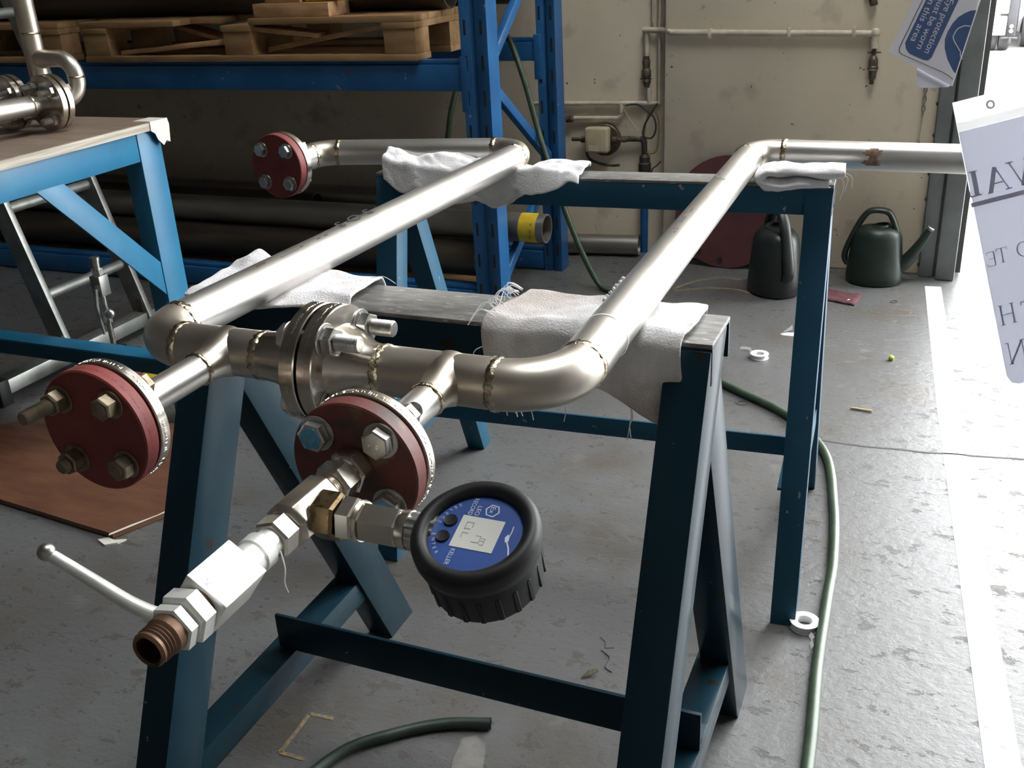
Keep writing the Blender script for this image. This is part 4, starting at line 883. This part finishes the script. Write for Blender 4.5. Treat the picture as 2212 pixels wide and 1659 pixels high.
# ------------------------------------------------------------------ truck outside
tk = thing('truck','rear corner of a white truck parked outside the doorway','truck')
def TB(name,lo,hi,mt,bev=.01): return B().b2(lo,hi).build(name,mt,tk,bev=bev)
TB('cargo_body',(-.4,9.72,.30),(.60,13,2.4),'truckw'); TB('tail_board',(.25,9.70,.115),(.595,9.74,.28),'truckw'); TB('chassis',(.60,9.75,.10),(.68,13,.50),'tyre'); 
TB('cab_panel',(.70,10.2,.09),(2.4,13,2.2),'truckw',.03)
for x in (.44,.545): B().lathe([(.06,0),(.105,.006),(.115,.02),(.115,.075),(.105,.09),(.06,.095)],(x,9.87,.085),(1,0,0),28).build('tyre','tyre',tk,smooth=40)
B().lathe([(.06,0),(.13,.01),(.14,.03),(.14,.1),(.06,.11)],(.735,10.15,.11),(1,0,0),28).build('front_tyre','tyre',tk,smooth=40)
B().tube([(.56,9.72,.09),(.70,9.74,.085)],.012,8).build('tow_bar','tyre',tk); TB('tow_hook',(.63,9.70,.04),(.65,9.73,.10),'tyre',.003)
for z in (.15,.19): B().lathe([(.018,0),(.018,.012)],(.64,9.74,z),(0,-1,0),14).build('rear_lamp','lamp',tk,smooth=30)
# ------------------------------------------------------------------ hanging papers at the right
rt_, up_, fw_ = rt.copy(), up.copy(), fw.copy()
q_ = .490e-3                      # metres per pixel-sized unit at that distance
cs, sn = math.cos(math.radians(14.2)), math.sin(math.radians(14.2))
ex = (rt_*cs+up_*sn); ey = (rt_*sn*-1+up_*cs)*-1; ex = rt_*cs+up_*sn; dy_ = (rt_*.192-up_*.981).normalized()   # sheet right / sheet down
O = V((.202029,.212249,.985087))
sl = thing('plastic_sleeve','clear plastic sleeve holding a translucent printed notice seen from behind, at right edge','document sleeve')
def SL(x, y): return (x*q_, y*q_)
Wd, Ht = 455, 628
out = [SL(0,0),SL(Wd,0),SL(Wd,Ht)]+[SL(22,Ht),SL(8,Ht-6),SL(0,Ht-22)]
B().prism(out,O,ex,dy_,.0004).build('sleeve_film','clear',sl)
B().prism([SL(1,66),SL(Wd-2,66),SL(Wd-2,Ht-3),SL(24,Ht-3),SL(10,Ht-9),SL(1.5,Ht-24)],O-fw_*.0012,ex,dy_,.0003).build('notice_sheet','sheet',sl)
B().prism([SL(1,46),SL(Wd-2,46),SL(Wd-2,65),SL(1,65)],O-fw_*.0012,ex,dy_,.0003).build('seam_strip','clear',sl)
def glyph(strokes, x, y, h, par=sl):     # strokes in unit cell, y down from cap line
    b = B(); F = O-fw_*.0018
    for x0,y0,x1,y1,wd in strokes:
        p0, p1 = V((x+x0*h,y+y0*h)), V((x+x1*h,y+y1*h)); d = (p1-p0).normalized(); n = V((-d.y,d.x))*wd*h/2
        b.prism([SL(*(p0+n)),SL(*(p0-n)),SL(*(p1-n)),SL(*(p1+n))],F,ex,dy_,.0002)
    return b.build('mirrored_letter','faint',par)
tk_, tn = .17, .05
LL = [(.30,0,.30,1,.2),(.12,.0,.48,.0,.05),(.0,1,.48,1,.06),(.0,.8,.0,1,.05)]
AA = [(.36,.0,.02,1,.19),(.36,.0,.80,1,.05),(.16,.66,.62,.66,.05),(.66,1,.94,1,.05),(-.1,1,.12,1,.05)]
VV = [(.02,0,.44,1,.05),(.78,0,.42,1,.19),(-.12,0,.18,0,.05),(.60,0,.92,0,.05)]
EE = [(.52,0,.52,1,.09),(.52,0,.0,0,.05),(.52,1,-.03,1,.05),(.52,.48,.12,.48,.05),(.0,0,.0,.18,.05),(-.03,.82,-.03,1,.05)]
TT = [(.36,0,.36,1,.09),(0,0,.74,0,.05),(0,0,0,.18,.05),(.74,0,.74,.18,.05),(.22,1,.5,1,.05)]
HH = [(.12,0,.12,1,.09),(.72,0,.72,1,.09),(.12,.5,.72,.5,.04),(0,0,.24,0,.04),(.6,0,.84,0,.04),(0,1,.24,1,.04),(.6,1,.84,1,.04)]
NN = [(.14,0,.14,1,.05),(.80,0,.80,1,.05),(.80,0,.14,1,.09),(0,0,.14,0,.04),(.7,0,.94,0,.04),(.05,1,.25,1,.04)]
OO = [(.45+.42*math.cos(a),.5+.5*math.sin(a),.45+.42*math.cos(a+.42),.5+.5*math.sin(a+.42),.05+.05*abs(math.cos(a))) for a in [i*.4 for i in range(16)]]
glyph(LL,-2,156,52); glyph(AA,42,158,52); glyph(VV,92,156,56); glyph([(-.2,0,9,0,.16)],8,226,60)
glyph(EE,8,334,30); glyph(TT,30,331,31); glyph(OO,74,329,31); glyph(HH,10,452,42); glyph(TT,60,455,42); glyph(NN,10,534,46)
B().lathe([(.0028,0),(.0048,0),(.0048,.0004),(.0028,.0004)],O+ex*(80*q_)+dy_*(24*q_)-fw_*.0006,fw_,20,closed=True).build('punched_hole','ptfe',sl)
B().tube([O+ex*(425*q_)+dy_*(20*q_),V(O+ex*(430*q_))+V((.0,.0,.42))],.0006,6).build('hanging_string','thread',sl)
# safety sign
sg = thing('safety_sign','creased laminated blue eye protection sign hanging at the top right','sign')
P0 = V((.122278,.407011,1.015454)); k_ = 1/1744.5
def SP(u, v, lift=0): return P0+rt_*((u-1919)*k_)-up_*((v-112)*k_)-fw_*lift
def poly(name, pts, mt, lift, t=.0003, par=sg):
    b = B(); p = [SP(u,v,lift) for u,v in pts]; n = fw_*t; k = len(p)
    b.add(p+[x+n for x in p],[tuple(range(k)),tuple(range(k,2*k))[::-1]]+[(i,(i+1)%k,(i+1)%k+k,i+k) for i in range(k)]); return b.build(name,mt,par)
poly('laminate_sheet',[(1919,112),(2057,186),(2117,0),(2160,-135),(2040,-130)],'signwhite',0,.0006)
poly('folded_leaf',[(1984,136),(1983,182),(1991,188),(2052,186),(2062,178)],'paper',-.004,.0004)
poly('blue_panel',[(1955,93),(1957,105),(1966,116),(1995,129),(2005,130),(2012,124),(2080,-20),(2100,-64),(2046,-90),(1998,4)],'signblue',.0004)
poly('blue_disc',[(2110,22),(2097,23),(2085,28),(2070,37),(2058,50),(2047,68),(2041,85),(2041,105),(2047,128),(2057,148),(2065,160)],'signblue',.0004)
def wire(pts, wd, mt, name, lift=.0008):
    b = B()
    for (x0,y0),(x1,y1) in zip(pts,pts[1:]):
        d = V((x1-x0,y1-y0)).normalized()*wd/2; n = V((-d.y,d.x)); q4 = [(x0+n.x,y0+n.y),(x0-n.x,y0-n.y),(x1-n.x,y1-n.y),(x1+n.x,y1+n.y)]
        p = [SP(u,v,lift) for u,v in q4]; b.add(p,[(0,1,2,3)])
    return b.build(name,mt,sg)
wire([(2000,-30),(1991,3),(1942,104),(1942,112),(1948,118),(2035,156),(2050,165),(2058,172)],1.4,'ink','border_line')
wire([(2096,57),(2083,56),(2070,61),(2064,68),(2058,80),(2061,90),(2068,102),(2074,112)],2.2,'signwhite','head_outline'); wire([(2074,112),(2074,122),(2079,128)],2,'signwhite','head_outline')
wire([(2117,0),(2056,186)],2.5,'ptfe','fold_edge')
d_, uu = V((-.41,.912)), V((.912,.41))
EX = (rt_*d_.x-up_*d_.y); EY = (rt_*uu.x-up_*uu.y)
def stx(s, u, v, wd, size): return text(s,sg,'signwhite',SP(u,v,.0006),EX,EY,size*k_,'sign_lettering',width=wd*k_,depth=-.0 if 0 else .0002)
stx('Eye protection',2048,-3,127,20); stx('must be worn',2031,-12,127,20); stx('in this area',2008,-6,103,20)
B().tube([SP(2090,-120),SP(2095,-330)],.0006,6).build('hanging_string','thread',sg)
# line from which the papers hang, above the picture
a_, b_ = SP(2095,-330)-rt_*.6, V(O+ex*(430*q_))+V((0,0,.42)); wl = B().tube([a_,SP(2095,-330),b_,b_+(b_-SP(2095,-330)).normalized()*1.2],.0015,6).build('washing_line','thread',None); tag(wl,'thin white cord strung above the papers at the right','cord')
# floating paper tip at the top of the rack
ft2 = B().prism([(0,0),(.055,.0),(.045,-.045),(.030,-.055),(.012,-.03)],(-1.185,2.03,1.0),(1,0,0),(0,0,1),.0006).build('hanging_tag','paper',None); tag(ft2,'torn white polythene tag hanging on the rack at the top edge','tag')
B().tube([(-1.16,2.03,.95),(-1.15,2.03,.93)],.0012,6).build('tag_string','thread',ft2)
B().b2((-1.19,2.029,1.0),(-1.12,2.032,1.25)).build('tag_sheet','paper',ft2)

for o in list(C.objects):
    if o.type == 'EMPTY' and o.parent is None and o.location.length == 0 and o != ft_: rebase(o)
